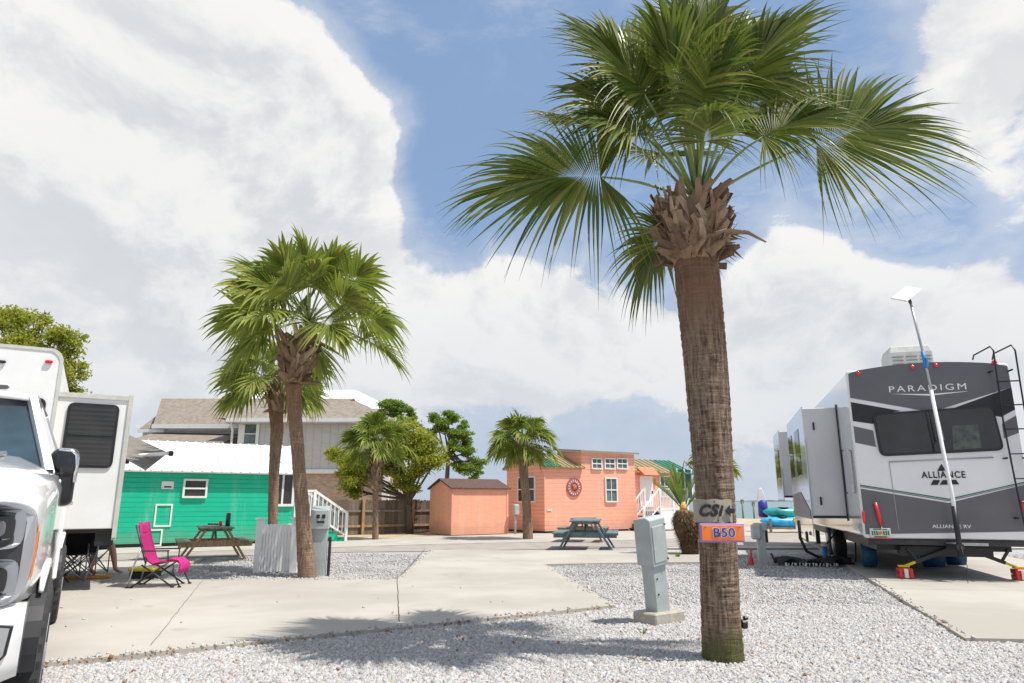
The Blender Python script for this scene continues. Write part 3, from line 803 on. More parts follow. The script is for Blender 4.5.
# -- shaggy cycad stump with a few stiff fronds
Bc = G(691, 556); sc_ = Bc.y/683*1.03
ky = 1.15
rt = thing('cycad', Bc, 0, 'shaggy brown cycad stump with stiff green fronds behind the foreground palm', 'cycad')
mb = MB(); rs = random.Random(2)
hh = 1.12
rings = []
for i in range(13):
    f = i/12; r = (.17+.16*f/.7 if f < .7 else .33-.16*((f-.7)/.3)**2)+.015*math.sin(f*14); rings.append([V((math.cos(a*.3927)*r-.12*f, math.sin(a*.3927)*r, f*hh)) for a in range(16)])
mb.loft(rings, 0, True)
for i in range(3200):
    f = rs.random(); a = rs.uniform(0, 6.28); r = (.17+.16*f/.7 if f < .7 else .33-.16*((f-.7)/.3)**2)-.01; o = V((math.cos(a)*r-.12*f, math.sin(a)*r, f*hh)); d = V((math.cos(a), math.sin(a), rs.uniform(-.9, .1)))
    t = V((-math.sin(a), math.cos(a), 0))*.014
    mb.add([o-t, o+t, o+d*rs.uniform(.05, .13)], [(0, 1, 2)])
mb.build('trunk', islandmat('shag', [(0, (.07, .04, .02)), (.6, (.17, .095, .045)), (1, (.32, .2, .1))], .95), rt, fix=False)
mb = MB(); mb.tube([(-.12, 0, hh-.05), (-.13, 0, hh+.12), (-.13, 0, hh+.2)], [.11, .09, .02], 12, 0); mb.build('cone', 'cone', rt)
for k, (az, el, ln) in enumerate(((168, 62, 1.15), (185, 48, 1.0), (150, 75, 1.2), (200, 66, .9), (80, 75, 1.0), (20, 65, 1.0), (-10, 50, .9), (120, 55, 1.0), (175, 80, 1.2))):
    mb = MB(); ln *= ky; d = V((math.cos(R(az))*math.cos(R(el)), math.sin(R(az))*math.cos(R(el)), math.sin(R(el)))); o = V((-.12, 0, hh))
    pp = [o+d*ln*t+V((0, 0, -1))*.15*ln*t*t for t in [j/10 for j in range(11)]]
    mb.tube(pp, [.016*(1-.07*j) for j in range(11)], 5, 0)
    S = d.cross(V((0, 0, 1))).normalized(); U = S.cross(d).normalized()
    for j in range(60):
        t = .18+.82*j/60; p = o+d*ln*t+V((0, 0, -1))*.15*ln*t*t; ll = .20*math.sin(min(1, (t-.1)*1.4)*2.6)+.04
        for sg in (-1, 1):
            dd = (S*sg*.7+d*.55+U*.45).normalized(); q = d*.006
            mb.add([p-q, p+q, p+dd*ll*.6+q*.8, p+dd*ll, p+dd*ll*.6-q*.8], [(0, 1, 2, 3, 4)])
    mb.build('frond', 'cycad_leaf', rt, fix=False)

# ================================================================== BROADLEAF TREES
def leafcloud(clusters, n, size, seed, flat=.7):
    r = np.random.default_rng(seed); C = np.array([c[:3] for c in clusters]); Rr = np.array([c[3] for c in clusters])
    pr_ = Rr**2.2; pr_ = pr_/pr_.sum(); k = r.choice(len(C), n, p=pr_)
    d = r.normal(size=(n, 3)); d /= np.linalg.norm(d, axis=1)[:, None]
    rad_ = Rr[k]*(r.random(n)**.65)*r.uniform(.8, 1.4, n)
    P = C[k]+d*rad_[:, None]*np.array([1, 1, flat])
    a = r.normal(size=(n, 3)); a /= np.linalg.norm(a, axis=1)[:, None]
    b = np.cross(a, r.normal(size=(n, 3))); b /= np.linalg.norm(b, axis=1)[:, None]
    s = size*r.uniform(.6, 1.3, n)[:, None]
    vs = np.stack([P-a*s, P+b*s*.45, P+a*s, P-b*s*.45], 1)
    return vs
def cloudmesh(name, vs, m, parent):
    n = len(vs); me = bpy.data.meshes.new(name); me.vertices.add(n*4); me.vertices.foreach_set('co', vs.reshape(-1).astype(np.float32))
    me.loops.add(n*4); me.loops.foreach_set('vertex_index', np.arange(n*4, dtype=np.int32)); me.polygons.add(n); me.polygons.foreach_set('loop_start', np.arange(0, n*4, 4, dtype=np.int32))
    me.update(calc_edges=True); me.materials.append(M[m]); o = bpy.data.objects.new(name, me); COL.objects.link(o); o.parent = parent; return o
def tree(name, base, label, clumps_px, Y, n, size, m, trunk_px, tr=.16, seed=1, flat=.7, sub=7):
    """clumps_px: (x, y, radius px) of foliage masses; limbs run from the trunk fork to each mass"""
    rs = random.Random(seed); root = thing(name, base, 0, label, 'tree'); b = V(base)
    k = Y/683*1.0
    cl = []; main = []
    for (x, y, r) in clumps_px:
        c = D(x, y, Y+rs.uniform(-1, 1)*r*k*.8)-b; main.append((c, r*k))
        for j in range(sub):
            d = V((rs.gauss(0, 1), rs.gauss(0, 1), rs.gauss(0, .8))).normalized()*r*k*rs.uniform(.4, 1.0)
            cl.append((c.x+d.x, c.y+d.y, c.z+d.z*.8, r*k*rs.uniform(.40, .80)))
    cloudmesh('crown', leafcloud(cl, n, size, seed, flat), m, root)
    mb = MB(); tp = [D(x, y, Y)-b for x, y in trunk_px]; tp[0].z = 0
    mb.tube(tp, [tr*(1-.45*i/(len(tp)-1)) for i in range(len(tp))], 9, 0)
    fork = tp[-1]
    for (c, r) in main:
        f0 = tp[-1].lerp(tp[-2], rs.uniform(0, .6)); mid = f0.lerp(c, .5)+V((rs.uniform(-.2, .2), rs.uniform(-.2, .2), rs.uniform(-.1, .25)))*r*1.2
        mb.tube([f0, mid, c], [tr*.45, tr*.3, tr*.12], 6, 0)
        for j in range(5):
            e = c+V((rs.gauss(0, .6), rs.gauss(0, .6), rs.gauss(0, .4)))*r; mb.tube([mid.lerp(c, rs.random()), e], [tr*.14, tr*.04], 4, 0)
    mb.build('trunk', 'bark', root, fix=False)
    return root
tree('broadleaf_tree', tuple(G(404, 534)), 'olive yellow leafed tree between the driveway palm and the coral shed',
     [(398, 428, 14), (415, 438, 15), (430, 448, 13), (408, 452, 17), (425, 465, 15), (392, 470, 14), (402, 478, 12), (350, 462, 13), (338, 455, 9), (352, 480, 12), (362, 470, 12), (385, 455, 14), (356, 491, 9), (436, 460, 8), (412, 489, 8), (345, 470, 9), (330, 452, 5)],
     G(404, 534).y, 27000, .068, 'leaf_olive', [(410, 534), (409, 512), (406, 496)], .16, 3, sub=9)
pb_ = D(396, 500, 46); pb_.z = 0
tree('pine_tree', tuple(pb_), 'dark green round topped pine rising behind the olive tree', [(388, 407, 10), (400, 409, 9), (409, 415, 8), (392, 418, 8), (402, 422, 9), (382, 412, 5), (415, 424, 5), (396, 432, 7)], 46, 13000, .09, 'leaf_green', [(396, 520), (397, 470), (398, 425)], .2, 5, flat=.5)
pb_ = D(452, 500, 46); pb_.z = 0
tree('pine_tree', tuple(pb_), 'spreading pine with layered clumps behind the coral shed', [(437, 422, 10), (448, 418, 9), (460, 424, 9), (432, 431, 8), (444, 430, 8), (458, 434, 10), (467, 440, 8), (470, 452, 9), (476, 462, 9), (480, 472, 5), (455, 447, 8), (462, 466, 8), (470, 472, 8), (447, 455, 6), (474, 478, 6), (466, 434, 7)], 46, 17000, .09, 'leaf_green', [(446, 520), (447, 480), (449, 445)], .2, 8, flat=.5, sub=5)
pb_ = D(30, 500, 25); pb_.z = 0
tree('broadleaf_tree', tuple(pb_), 'yellow green leafed tree rising behind the white trailer on the left', [(-30, 330, 30), (5, 322, 18), (28, 322, 18), (40, 318, 10), (20, 345, 22), (52, 338, 12), (62, 335, 14), (70, 345, 12), (78, 338, 8), (60, 360, 16), (72, 375, 12), (40, 350, 14), (78, 365, 8), (5, 350, 20), (70, 392, 12), (50, 385, 16)], 25, 21000, .07, 'leaf_olive', [(34, 540), (34, 450), (36, 400)], .2, 13, sub=8)
# ================================================================== BUILDINGS
GR = R(33)
def LP(root, px, py, yl=0.0):
    q = root.rotation_euler.to_matrix(); o = V(root.location)+q @ V((0, yl, 0)); return W2L(root, onplane(px, py, o, q @ V((0, -1, 0))))
def LPX(root, px, py, xl=0.0):
    q = root.rotation_euler.to_matrix(); o = V(root.location)+q @ V((xl, 0, 0)); return W2L(root, onplane(px, py, o, q @ V((-1, 0, 0))))
def window(parent, c, w, h, rz=0, cols=2, rows=2, sash=True, fr=.07, fm='trim', pane='glass_house', name='window', bar=.03):
    """built facing local -y, centre c"""
    mb = MB(); d = .07
    mb.box((-w/2-fr/2, 0, 0), (fr, d, h+2*fr)); mb.box((w/2+fr/2, 0, 0), (fr, d, h+2*fr))
    mb.box((0, 0, h/2+fr/2), (w, d, fr)); mb.box((0, 0, -h/2-fr/2), (w, d+.03, fr))
    if sash: mb.box((0, -.008, 0), (w, d-.03, .05))
    for i in range(1, cols): mb.box((-w/2+w*i/cols, -.004, 0), (bar, .03, h))
    for j in range(1, rows):
        if sash and rows == 2: continue
        mb.box((0, -.006, -h/2+h*j/rows), (w, .03, bar))
    o = mb.build(name, fm, parent); o.location = V(c); o.rotation_euler = (0, 0, rz)
    mb = MB(); mb.box((0, .02, 0), (w+.01, .012, h+.01)); mb.build('pane', pane, o)
    return o
def ribroof(name, p0, p1, p2, p3, m, parent, n, rib=.03, th=.05, mi2=None):
    """p0,p1 eave ends; p3,p2 ridge ends"""
    mb = MB(); p0, p1, p2, p3 = map(V, (p0, p1, p2, p3)); nn = (p1-p0).cross(p3-p0).normalized()
    mb.prism([p0, p1, p2, p3], -nn*th)
    for i in range(n+1):
        f = i/n; a = p0.lerp(p1, f)+nn*rib*.5; b = p3.lerp(p2, f)+nn*rib*.5; mb.beam(a, b, rib*1.3, rib, up=nn)
    return mb.build(name, m, parent)

# --- green cabin
gh = thing('green_cabin', G(120, 548.5), GR, 'bright green park cabin with white ribbed metal roof', 'cabin')
ex = LP(gh, 296, 500).x; ze = 2.30; dep = 3.4
mb = MB(); x0 = -4.5
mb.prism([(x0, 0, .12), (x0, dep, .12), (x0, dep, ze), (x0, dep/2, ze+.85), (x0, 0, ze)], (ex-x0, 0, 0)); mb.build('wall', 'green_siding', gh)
mb = MB(); mb.box(((x0+ex)/2, dep/2, .06), (ex-x0-.1, dep-.1, .16)); mb.build('foundation', 'black', gh)
ribroof('roof', (x0-.1, -.25, ze-.06), (ex+.12, -.25, ze-.06), (ex+.12, dep/2, ze+.98), (x0-.1, dep/2, ze+.98), 'metal_roof', gh, 34, .03)
ribroof('roof', (ex+.12, dep+.25, ze-.06), (x0-.1, dep+.25, ze-.06), (x0-.1, dep/2, ze+.98), (ex+.12, dep/2, ze+.98), 'metal_roof', gh, 34, .03)
mb = MB(); mb.box((ex+.0, -.012, (ze+.12)/2), (.10, .03, ze-.12)); mb.box(((x0+ex)/2, -.02, ze-.05), (ex-x0, .04, .09)); mb.build('corner_trim', 'trim', gh)
def pwin(px0, py0, px1, py1, root, yl=0, **k):
    a = LP(root, px0, py1, yl); b = LP(root, px1, py0, yl)
    return window(root, ((a.x+b.x)/2, yl-.03, (a.z+b.z)/2), abs(b.x-a.x), abs(b.z-a.z), **k)
pwin(184, 481, 206, 496, gh, cols=1, rows=2, pane='glass_blinds', fr=.06)
pwin(272, 473, 293, 504, gh, cols=2, rows=1, sash=False, pane='glass_blinds', fr=.08, bar=.06)
def prect(name, px0, py0, px1, py1, root, m, th=.03, frame=0, yl=0):
    a = LP(root, px0, py1, yl); b = LP(root, px1, py0, yl); mb = MB()
    if not frame: mb.box(((a.x+b.x)/2, yl-th/2, (a.z+b.z)/2), (b.x-a.x, th, b.z-a.z))
    else:
        w_, h_ = b.x-a.x, b.z-a.z
        for s in (a.x+frame/2, b.x-frame/2): mb.box((s, yl-th/2, (a.z+b.z)/2), (frame, th, h_))
        for s in (a.z+frame/2, b.z-frame/2): mb.box(((a.x+b.x)/2, yl-th/2, s), (w_-2*frame, th, frame))
    return mb.build(name, m, root)
prect('vent_cover', 161, 481.5, 174, 489, gh, 'trim')
prect('vent_slot', 164, 486.2, 171.5, 487.6, gh, 'black', .036)
prect('hatch_frame', 153, 504, 173, 527, gh, 'trim', .03, .045)
prect('hatch_frame', 146, 529, 163, 546.5, gh, 'trim', .03, .045)

# white railed steps of the green cabin
sp = G(345, 541.5)
st = thing('entry_steps', sp, GR, 'white railed entry steps with green base at the end of the green cabin', 'steps')
mb = MB()
topx = -1.15; nst = 4
for i in range(nst): mb.box((-.16-.29*i, .5, .1+.2*i), (.32, 1.0, .05))
mb.build('tread', 'green_paint', st)
mb = MB(); 
for yy in (0, 1.0): mb.prism([(0, yy, 0), (topx, yy, .8), (topx, yy, .5), (-.35, yy, 0)], (0, .04, 0))
mb.build('stringer', 'green_paint', st)
mb = MB()
for yy in (-.03, 1.07):
    mb.box((0, yy, .47), (.09, .09, .98)); mb.box((topx, yy, .85), (.09, .09, 1.75)); mb.box((-1.5, yy, .85), (.09, .09, 1.75))
    mb.beam((0, yy, .95), (topx, yy, 1.68), .05, .08); mb.beam((0, yy, .2), (topx, yy, .9), .04, .06)
    mb.beam((topx, yy, 1.68), (-1.5, yy, 1.68), .05, .08); mb.beam((topx, yy, .9), (-1.5, yy, .9), .04, .06)
    for i in range(1, 8):
        f = i/8; mb.box((topx*f, yy, .58+.71*f), (.03, .03, .74))
    for i in range(1, 3): mb.box((topx-.12*i, yy, 1.28), (.03, .03, .78))
mb.build('railing', 'rail_white', st)
mb = MB(); mb.box((-1.33, .52, .78), (.40, 1.1, .08)); mb.build('landing', 'green_paint', st)

# --- big grey house behind
YB = 38.
def X_(px, Y=YB): return D(px, 480, Y).x
def Z_(py, Y=YB): return D(400, py, Y).z
bh = thing('grey_house', (0, 0, 0), 0, 'large two storey grey sided house with brown shingle roofs', 'house')
zf = Z_(471.5); zev = Z_(422); zr = Z_(405, YB+3.5)
xl, xr = X_(237), X_(390)
mb = MB(); mb.box(((xl+xr)/2, YB+4.5, (zf+zev)/2), (xr-xl, 9, zev-zf)); mb.build('wall', 'grey_siding', bh)
mb = MB(); mb.box(((X_(205)+xr)/2, YB+4.53, zf/2-.1), (xr-X_(205), 8.9, zf+.2)); mb.build('brick_wall', 'brick', bh)
mb = MB(); mb.box(((xl+xr)/2, YB-.05, zf), (xr-xl+.1, .12, .22)); mb.box(((xl+xr)/2-.2, YB-.55, zev+.02), (xr-xl+1.0, .1, .28)); mb.box((xl+.1, YB-.03, (zf+zev)/2), (.22, .12, zev-zf-.3))
mb.box((X_(387), YB-.25, 1.6), (.35, .35, 3.0)); mb.build('trim_board', 'trim', bh)
mb = MB(); mb.box(((xl+xr)/2-.2, YB-.3, zev-.08), (xr-xl+1, .62, .06)); mb.build('soffit', mat('soffit', (.3, .29, .28)), bh)
# hip roof main
e0, e1 = X_(216), X_(381); rz_ = Z_(401, YB+4.5)
mb = MB(); vs = [(e0, YB-.6, zev+.15), (e1+.6, YB-.6, zev+.15), (e1+.6, YB+9.6, zev+.15), (e0, YB+9.6, zev+.15), (e0+.2, YB+4.5, rz_), (X_(352, YB+4.5), YB+4.5, rz_)]
mb.add(vs, [(0, 1, 5, 4), (1, 2, 5), (2, 3, 4, 5), (3, 0, 4), (3, 2, 1, 0)]); mb.build('roof', 'shingles', bh)
# left wing, set back
YW = YB+2.6; w0, w1 = X_(158, YW), X_(240, YW); zw = Z_(426, YW); zwr = Z_(398.5, YW+4)
mb = MB(); mb.box(((w0+w1)/2, YW+4, (zw+1)/2), (w1-w0, 8, zw-1)); mb.build('wall', 'grey_siding', bh)
mb = MB(); vs = [(w0-.35, YW-.6, zw), (w1+3.5, YW-.6, zw), (w1+5.5, YW+4, zwr), (X_(152, YW+4), YW+4, zwr), (w1+5.5, YW+8.6, zw), (X_(152, YW+8), YW+8.6, zw)]
mb.add(vs, [(0, 1, 2, 3), (3, 2, 4, 5), (0, 3, 5), (1, 4, 2), (0, 5, 4, 1)]); mb.build('roof', 'shingles', bh)
mb = MB(); mb.box(((w0+w1)/2-.2, YW-.62, zw-.08), (w1-w0+.4, .1, .25)); mb.box(((w0+w1)/2+.1, YW-.04, Z_(429.5, YW)), (w1-w0-.4, .1, .14)); mb.box(((w0+w1)/2+.1, YW-.04, Z_(437, YW)), (w1-w0-.4, .1, .16)); mb.build('trim_board', 'trim', bh)
# small gable far left and low roof over the porch
g0, g1 = X_(137, YW+1), X_(160, YW+1)
mb = MB(); mb.box(((g0+g1)/2, YW+2.5, 2.6), (g1-g0, 3, Z_(431, YW+1)*2-5.2)); mb.build('wall', 'grey_siding', bh)
mb = MB(); mb.prism([(g0-.2, YW+.9, Z_(430, YW+1)), (g1, YW+.9, Z_(430, YW+1)), (g1, YW+3, Z_(414, YW+3)), (g0-.1, YW+3, Z_(414, YW+3))], (0, .05, .1)); mb.build('roof', 'shingles', bh)
mb = MB(); mb.box(((g0+g1)/2-.1, YW+.85, Z_(431, YW+1)), (g1-g0+.3, .1, .2)); mb.build('trim_board', 'trim', bh)
l0, l1 = X_(120, YB-.5), X_(220, YB-.5)
mb = MB(); mb.prism([(l0, YB-1.5, Z_(446, YB-1.5)), (l1, YB-1.5, Z_(446, YB-1.5)), (l1, YW, Z_(436, YW)), (l0, YW, Z_(434, YW))], (0, 0, .1)); mb.build('porch_roof', 'shingles', bh)
mb = MB(); mb.box(((l0+l1)/2, YB+.3, 1.9), (l1-l0-.4, 2.5, 4.0)); mb.build('wall', 'grey_siding', bh)
window(bh, ((X_(237)+X_(253))/2, YB-.06, Z_(434)), X_(253.5)-X_(238.5), Z_(424.5)-Z_(444), cols=1, rows=2, fr=.16, name='window', bar=.05)
mb = MB(); mb.tube([(X_(229), YB-.5, zev), (X_(229), YB-.15, zev-.5), (X_(229), YB-.15, .3)], .07, 8); mb.build('downspout', 'trim', bh)
# white hipped metal roof of the house further back
YC = 52.
wh = thing('white_roofed_house', (0, 0, 0), 0, 'house with bright white hipped metal roof behind the grey house', 'house')
xa, xb, xc, xd = D(165, 480, YC).x, D(392, 480, YC).x, D(225, 480, YC).x, D(335, 480, YC).x
za, zb = D(400, 409, YC).z, D(400, 390, YC+5).z
mb = MB(); vs = [(xa, YC, za), (xb, YC, za), (xb, YC+10, za), (xa, YC+10, za), (xc, YC+5, zb), (xd, YC+5, zb)]
mb.add(vs, [(0, 1, 5, 4), (1, 2, 5), (2, 3, 4, 5), (3, 0, 4), (3, 2, 1, 0)])
for i in range(40):
    f = i/39; mb.beam(V(vs[0]).lerp(V(vs[1]), f)+V((0, -.01, .01)), V(vs[4]).lerp(V(vs[5]), f)+V((0, -.01, .01)), .05, .03)
mb.build('roof', 'white_roof', wh)
mb = MB(); mb.box(((xa+xb)/2, YC+5, za/2-.1), (xb-xa-1.2, 8.8, za+.0)); mb.build('wall', mat('cream_wall', (.62, .58, .5), .7), wh)
mb = MB(); mb.box(((xa+xb)/2, YC-.02, za-.1), (xb-xa, .12, .25)); mb.build('fascia', 'trim', wh)

# --- brown privacy fence
fa, fb = G(300, 536.5), G(432, 533)
fl = (fb-fa).length; fd = math.atan2((fb-fa).y, (fb-fa).x)
fe = thing('wooden_fence', fa, fd, 'weathered brown wooden privacy fence between the grey house and the coral shed', 'fence')
mb = MB(); n_ = int(fl/.145)
for i in range(n_):
    x_ = i*.145; h_ = 1.40+random.uniform(-.025, .02)
    mb.prism([(x_, 0, .02), (x_+.136, 0, .02), (x_+.136, 0, h_-.04), (x_+.11, 0, h_), (x_+.03, 0, h_), (x_, 0, h_-.04)], (0, .022, 0))
mb.build('picket_boards', 'fence_wood', fe)
for zz in (.35, .95):
    mb = MB(); mb.box((fl/2, -.03, zz), (fl, .05, .09)); mb.build('rail', 'grey_wood' if zz > .5 else 'brown_wood', fe)
for i in range(int(fl/2.2)+1):
    mb = MB(); mb.box((i*2.2+.3, -.07, .71), (.11, .11, 1.42)); mb.build('post', 'brown_wood', fe)

# --- coral shed
sd = thing('garden_shed', G(451, 536), GR, 'small coral garden shed with dark brown shingle roof', 'shed')
ln_, dp_, ez, rz2 = 2.68, 1.95, 1.86, 2.22
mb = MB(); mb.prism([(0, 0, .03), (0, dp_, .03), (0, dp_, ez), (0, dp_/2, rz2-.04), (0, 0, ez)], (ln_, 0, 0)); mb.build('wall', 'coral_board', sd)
mb = MB()
for s in (1, -1):
    a = -.1 if s == 1 else dp_+.1
    mb.prism([(-.1, a, ez-.04), (ln_+.1, a, ez-.04), (ln_+.1, dp_/2, rz2), (-.1, dp_/2, rz2)], (0, 0, .05))
mb.build('roof', 'shed_roof', sd)
mb = MB(); mb.box((.03, -.01, ez/2), (.08, .02, ez-.06)); mb.box((ln_-.03, -.01, ez/2), (.08, .02, ez-.06)); mb.box((ln_/2, -.012, ez-.04), (ln_-.1, .02, .08)); mb.build('trim_board', 'coral_board', sd)

# --- coral cabin
ch = thing('coral_cabin', G(545, 533.8), GR, 'coral pink cabin with clerestory windows and round wall ornament', 'cabin')
Lc, Dc, ec, rc = 5.25, 3.0, 2.82, 3.42
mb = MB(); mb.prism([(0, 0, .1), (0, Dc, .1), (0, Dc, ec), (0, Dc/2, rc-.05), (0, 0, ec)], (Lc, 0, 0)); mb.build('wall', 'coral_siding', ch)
mb = MB(); mb.box((Lc/2, Dc/2, .04), (Lc-.1, Dc-.1, .14)); mb.build('foundation', 'black', ch)
ribroof('roof', (-.12, -.2, ec-.03), (2.1, -.2, ec-.03), (2.1, Dc/2, rc+.06), (-.12, Dc/2, rc+.06), 'tan_roof', ch, 9)
ribroof('roof', (Lc+.1, Dc+.2, ec-.03), (-.12, Dc+.2, ec-.03), (-.12, Dc/2, rc+.06), (Lc+.1, Dc/2, rc+.06), 'tan_roof', ch, 18)
ribroof('roof_edge', (-.14, -.22, ec+.01), (.75, -.22, ec+.01), (.35, Dc/2, rc+.1), (-.14, Dc/2, rc+.1), 'green_roof', ch, 4)
mb = MB(); dz0, dz1 = 3.50, 3.66; dx0 = 2.05
mb.prism([(dx0, -.004, ec-.1), (dx0, Dc/2+.3, rc-.2), (dx0, Dc/2+.3, dz1), (dx0, -.004, dz0)], (Lc-dx0, 0, 0)); mb.build('clerestory', 'coral_siding', ch)
mb = MB(); mb.prism([(dx0-.18, -.22, dz0-.0), (dx0-.18, Dc/2+.4, dz1+.02), (dx0-.18, Dc/2+.4, dz1+.10), (dx0-.18, -.22, dz0+.07)], (Lc-dx0+.3, 0, 0)); mb.build('clerestory_roof', 'tan_roof', ch)
for px0, px1 in ((592, 600.5), (605, 613.5), (617.3, 626)): pwin(px0, 459.5, px1, 468, ch, cols=2, rows=2, fr=.055, sash=True, bar=.025)
pwin(606, 479, 615.5, 501, ch, cols=2, rows=2, fr=.06)
a = LPX(ch, 519, 501.0); b = LPX(ch, 535, 477.5)
window(ch, (-.03, (a.y+b.y)/2, (a.z+b.z)/2), abs(b.y-a.y), abs(b.z-a.z), rz=R(-90), cols=2, rows=2, fr=.07, bar=.06, pane='glass_blinds')
mb = MB(); mb.box((-.002, .02, 1.45), (.05, .09, 2.6)); mb.build('corner_trim', 'coral_siding', ch)
prect('vent_cover', 547, 509.3, 551.5, 510.8, ch, 'trim')
# round ornament
c_ = LP(ch, 573.8, 487.2); rr_ = abs(LP(ch, 581, 487.2).x-c_.x)
orn = thing('wall_ornament', ch.matrix_basis @ V((0, 0, 0)), 0, 'round red and white sun wall ornament on the coral cabin', 'ornament')
q_ = Matrix.Translation(ch.location) @ Matrix.Rotation(GR, 4, 'Z')
orn.location = q_ @ V((c_.x, -.03, c_.z)); orn.rotation_euler = (0, 0, GR)
mb = MB()
def ring(mb, r0, r1, y0, y1, n=28, mi=0):
    vs = []; fs = []
    for i in range(n):
        a = 6.2832*i/n
        for r, y in ((r0, y0), (r1, y0), (r1, y1), (r0, y1)): vs.append((math.cos(a)*r, y, math.sin(a)*r))
    for i in range(n):
        j = (i+1) % n
        for k in range(4): fs.append((i*4+k, i*4+(k+1) % 4, j*4+(k+1) % 4, j*4+k))
    mb.add(vs, fs, mi)
ring(mb, rr_*.86, rr_, -.03, .0); ring(mb, rr_*.42, rr_*.52, -.03, .0)
for i in range(16):
    a = i*6.2832/16; mb.beam((math.cos(a)*rr_*.5, -.015, math.sin(a)*rr_*.5), (math.cos(a)*rr_*.9, -.015, math.sin(a)*rr_*.9), .03, .05)
mb.build('ring', mat('orn_red', (.40, .10, .10), .5), orn)
mb = MB()
for i in range(16):
    a = (i+.5)*6.2832/16; mb.beam((math.cos(a)*rr_*.52, -.008, math.sin(a)*rr_*.52), (math.cos(a)*rr_*.84, -.008, math.sin(a)*rr_*.84), .012, rr_*.22)
mb.build('shell_petal', 'trim', orn)
mb = MB(); mb.tube([(0, 0, 0), (0, -.05, 0)], [rr_*.40, rr_*.25], 18); mb.build('hub', 'orange_metal', orn)
mb = MB(); mb.tube([(.35, -.05, 0), (.35, -.05, 1.0)], .05, 8); mb.box((.35, -.12, 1.0), (.26, .16, .42), bev=.03); me_ = mb
mroot = tag(me_.build('electric_meter', 'box_grey', None), 'grey electric meter box beside the coral shed', 'meter'); mroot.location = G(507.5, 534.5); mroot.rotation_euler = (0, 0, GR)
# annexe of the coral cabin
YR = 1.25
an = thing('coral_annexe', q_ @ V((Lc+.06, YR, 0)), GR, 'second coral cabin with white door under a coral awning', 'cabin')
La = 4.4; xt = LP(an, 672, 470).x
mb = MB(); mb.prism([(0, 0, .1), (0, 3.2, .1), (0, 3.2, 2.75), (0, 1.6, 3.4), (0, 0, 2.75)], (La, 0, 0)); mb.build('wall', 'coral_siding', an)
ribroof('roof', (-.1, -.25, 2.74), (xt, -.25, 2.74), (xt, 1.6, 3.50), (-.1, 1.6, 3.50), 'tan_roof', an, 10)
ribroof('roof', (xt, -.25, 2.74), (La+.7, -.25, 2.74), (La+.7, 1.6, 3.50), (xt, 1.6, 3.50), 'green_roof', an, 4)
ribroof('roof', (La+.7, 3.4, 2.74), (-.1, 3.4, 2.74), (-.1, 1.6, 3.50), (La+.7, 1.6, 3.50), 'green_roof', an, 12)
a = LP(an, 640.5, 507, -.02); b = LP(an, 652, 476, -.02)
mb = MB(); mb.box(((a.x+b.x)/2, -.03, (a.z+b.z)/2), (b.x-a.x, .05, b.z-a.z)); dr_ = mb.build('door', 'white_paint', an)
mb = MB(); mb.box((b.x-.08, -.08, (a.z+b.z)/2-.05), (.03, .06, .14)); mb.build('handle', 'dark_metal', dr_)
mb = MB(); mb.prism([(a.x-.12, -.0, b.z+.42), (a.x-.12, -.55, b.z+.03), (a.x-.12, 0, b.z+.03)], (b.x-a.x+.2, 0, 0)); mb.build('door_awning', 'coral_awn', an)
pwin(660.5, 477, 668, 496, an, cols=2, rows=2, fr=.06)
a = LP(an, 654.8, 482); mb = MB(); mb.box((a.x, -.05, a.z), (.1, .1, .22)); mb.build('wall_lamp', 'coral_red', an)
a = LP(an, 677, 498); b = LP(an, 690, 470); mb = MB(); mb.box(((a.x+b.x)/2, -.03, (a.z+b.z)/2), (b.x-a.x, .05, b.z-a.z)); sc2 = mb.build('porch_screen', 'glass_wind', an)
mb = MB(); 
for xx in (a.x, (a.x+b.x)/2, b.x): mb.box((xx, -.07, (a.z+b.z)/2), (.08, .05, b.z-a.z+.1))
mb.build('frame', 'trim', sc2)
# steps and white deck rail
s2 = thing('entry_steps', q_ @ V((Lc-.45, -.75, 0)), GR, 'white railed entry steps with dark treads at the coral cabins', 'steps')
mb = MB()
for i in range(5): mb.box((.10+.2*i, .3, .12+.18*i), (.26, .95, .05)); mb.box((.2+.2*i, .3, .03+.18*i), (.03, .9, .16))
mb.build('tread', mat('maroon', (.10, .03, .025), .7), s2)
mb = MB(); mb.box((1.9, .6, .88), (1.9, 1.6, .10)); mb.build('deck', 'rail_white', s2)
mb = MB()
for yy in (-.2, .8):
    mb.box((0, yy, .5), (.08, .08, 1.0)); mb.box((1.05, yy, .98), (.08, .08, 1.96)); mb.beam((0, yy, .98), (1.05, yy, 1.92), .05, .07); mb.beam((0, yy, .25), (1.05, yy, 1.15), .04, .05)
    for i in range(1, 8): mb.box((1.05*i/8, yy, .62+.92*i/8), (.03, .03, .72))
for i in range(20): mb.box((1.1+.09*i, -.2, 1.42), (.03, .03, .9))
mb.box((1.95, -.2, 1.9), (1.8, .05, .08)); mb.box((1.95, -.2, 1.0), (1.8, .05, .07)); mb.box((2.85, -.2, .98), (.08, .08, 1.96)); mb.box((1.9, -.2, .98), (.08, .08, 1.96))
mb.box((1.95, -.21, .48), (1.75, .03, .8)); mb.build('railing', 'rail_white', s2)
mb = MB(); mb.box((2.35, -.245, 1.75), (.7, .02, .16)); mb.build('planter_sign', 'grey_wood', s2)
for i in range(1): pass

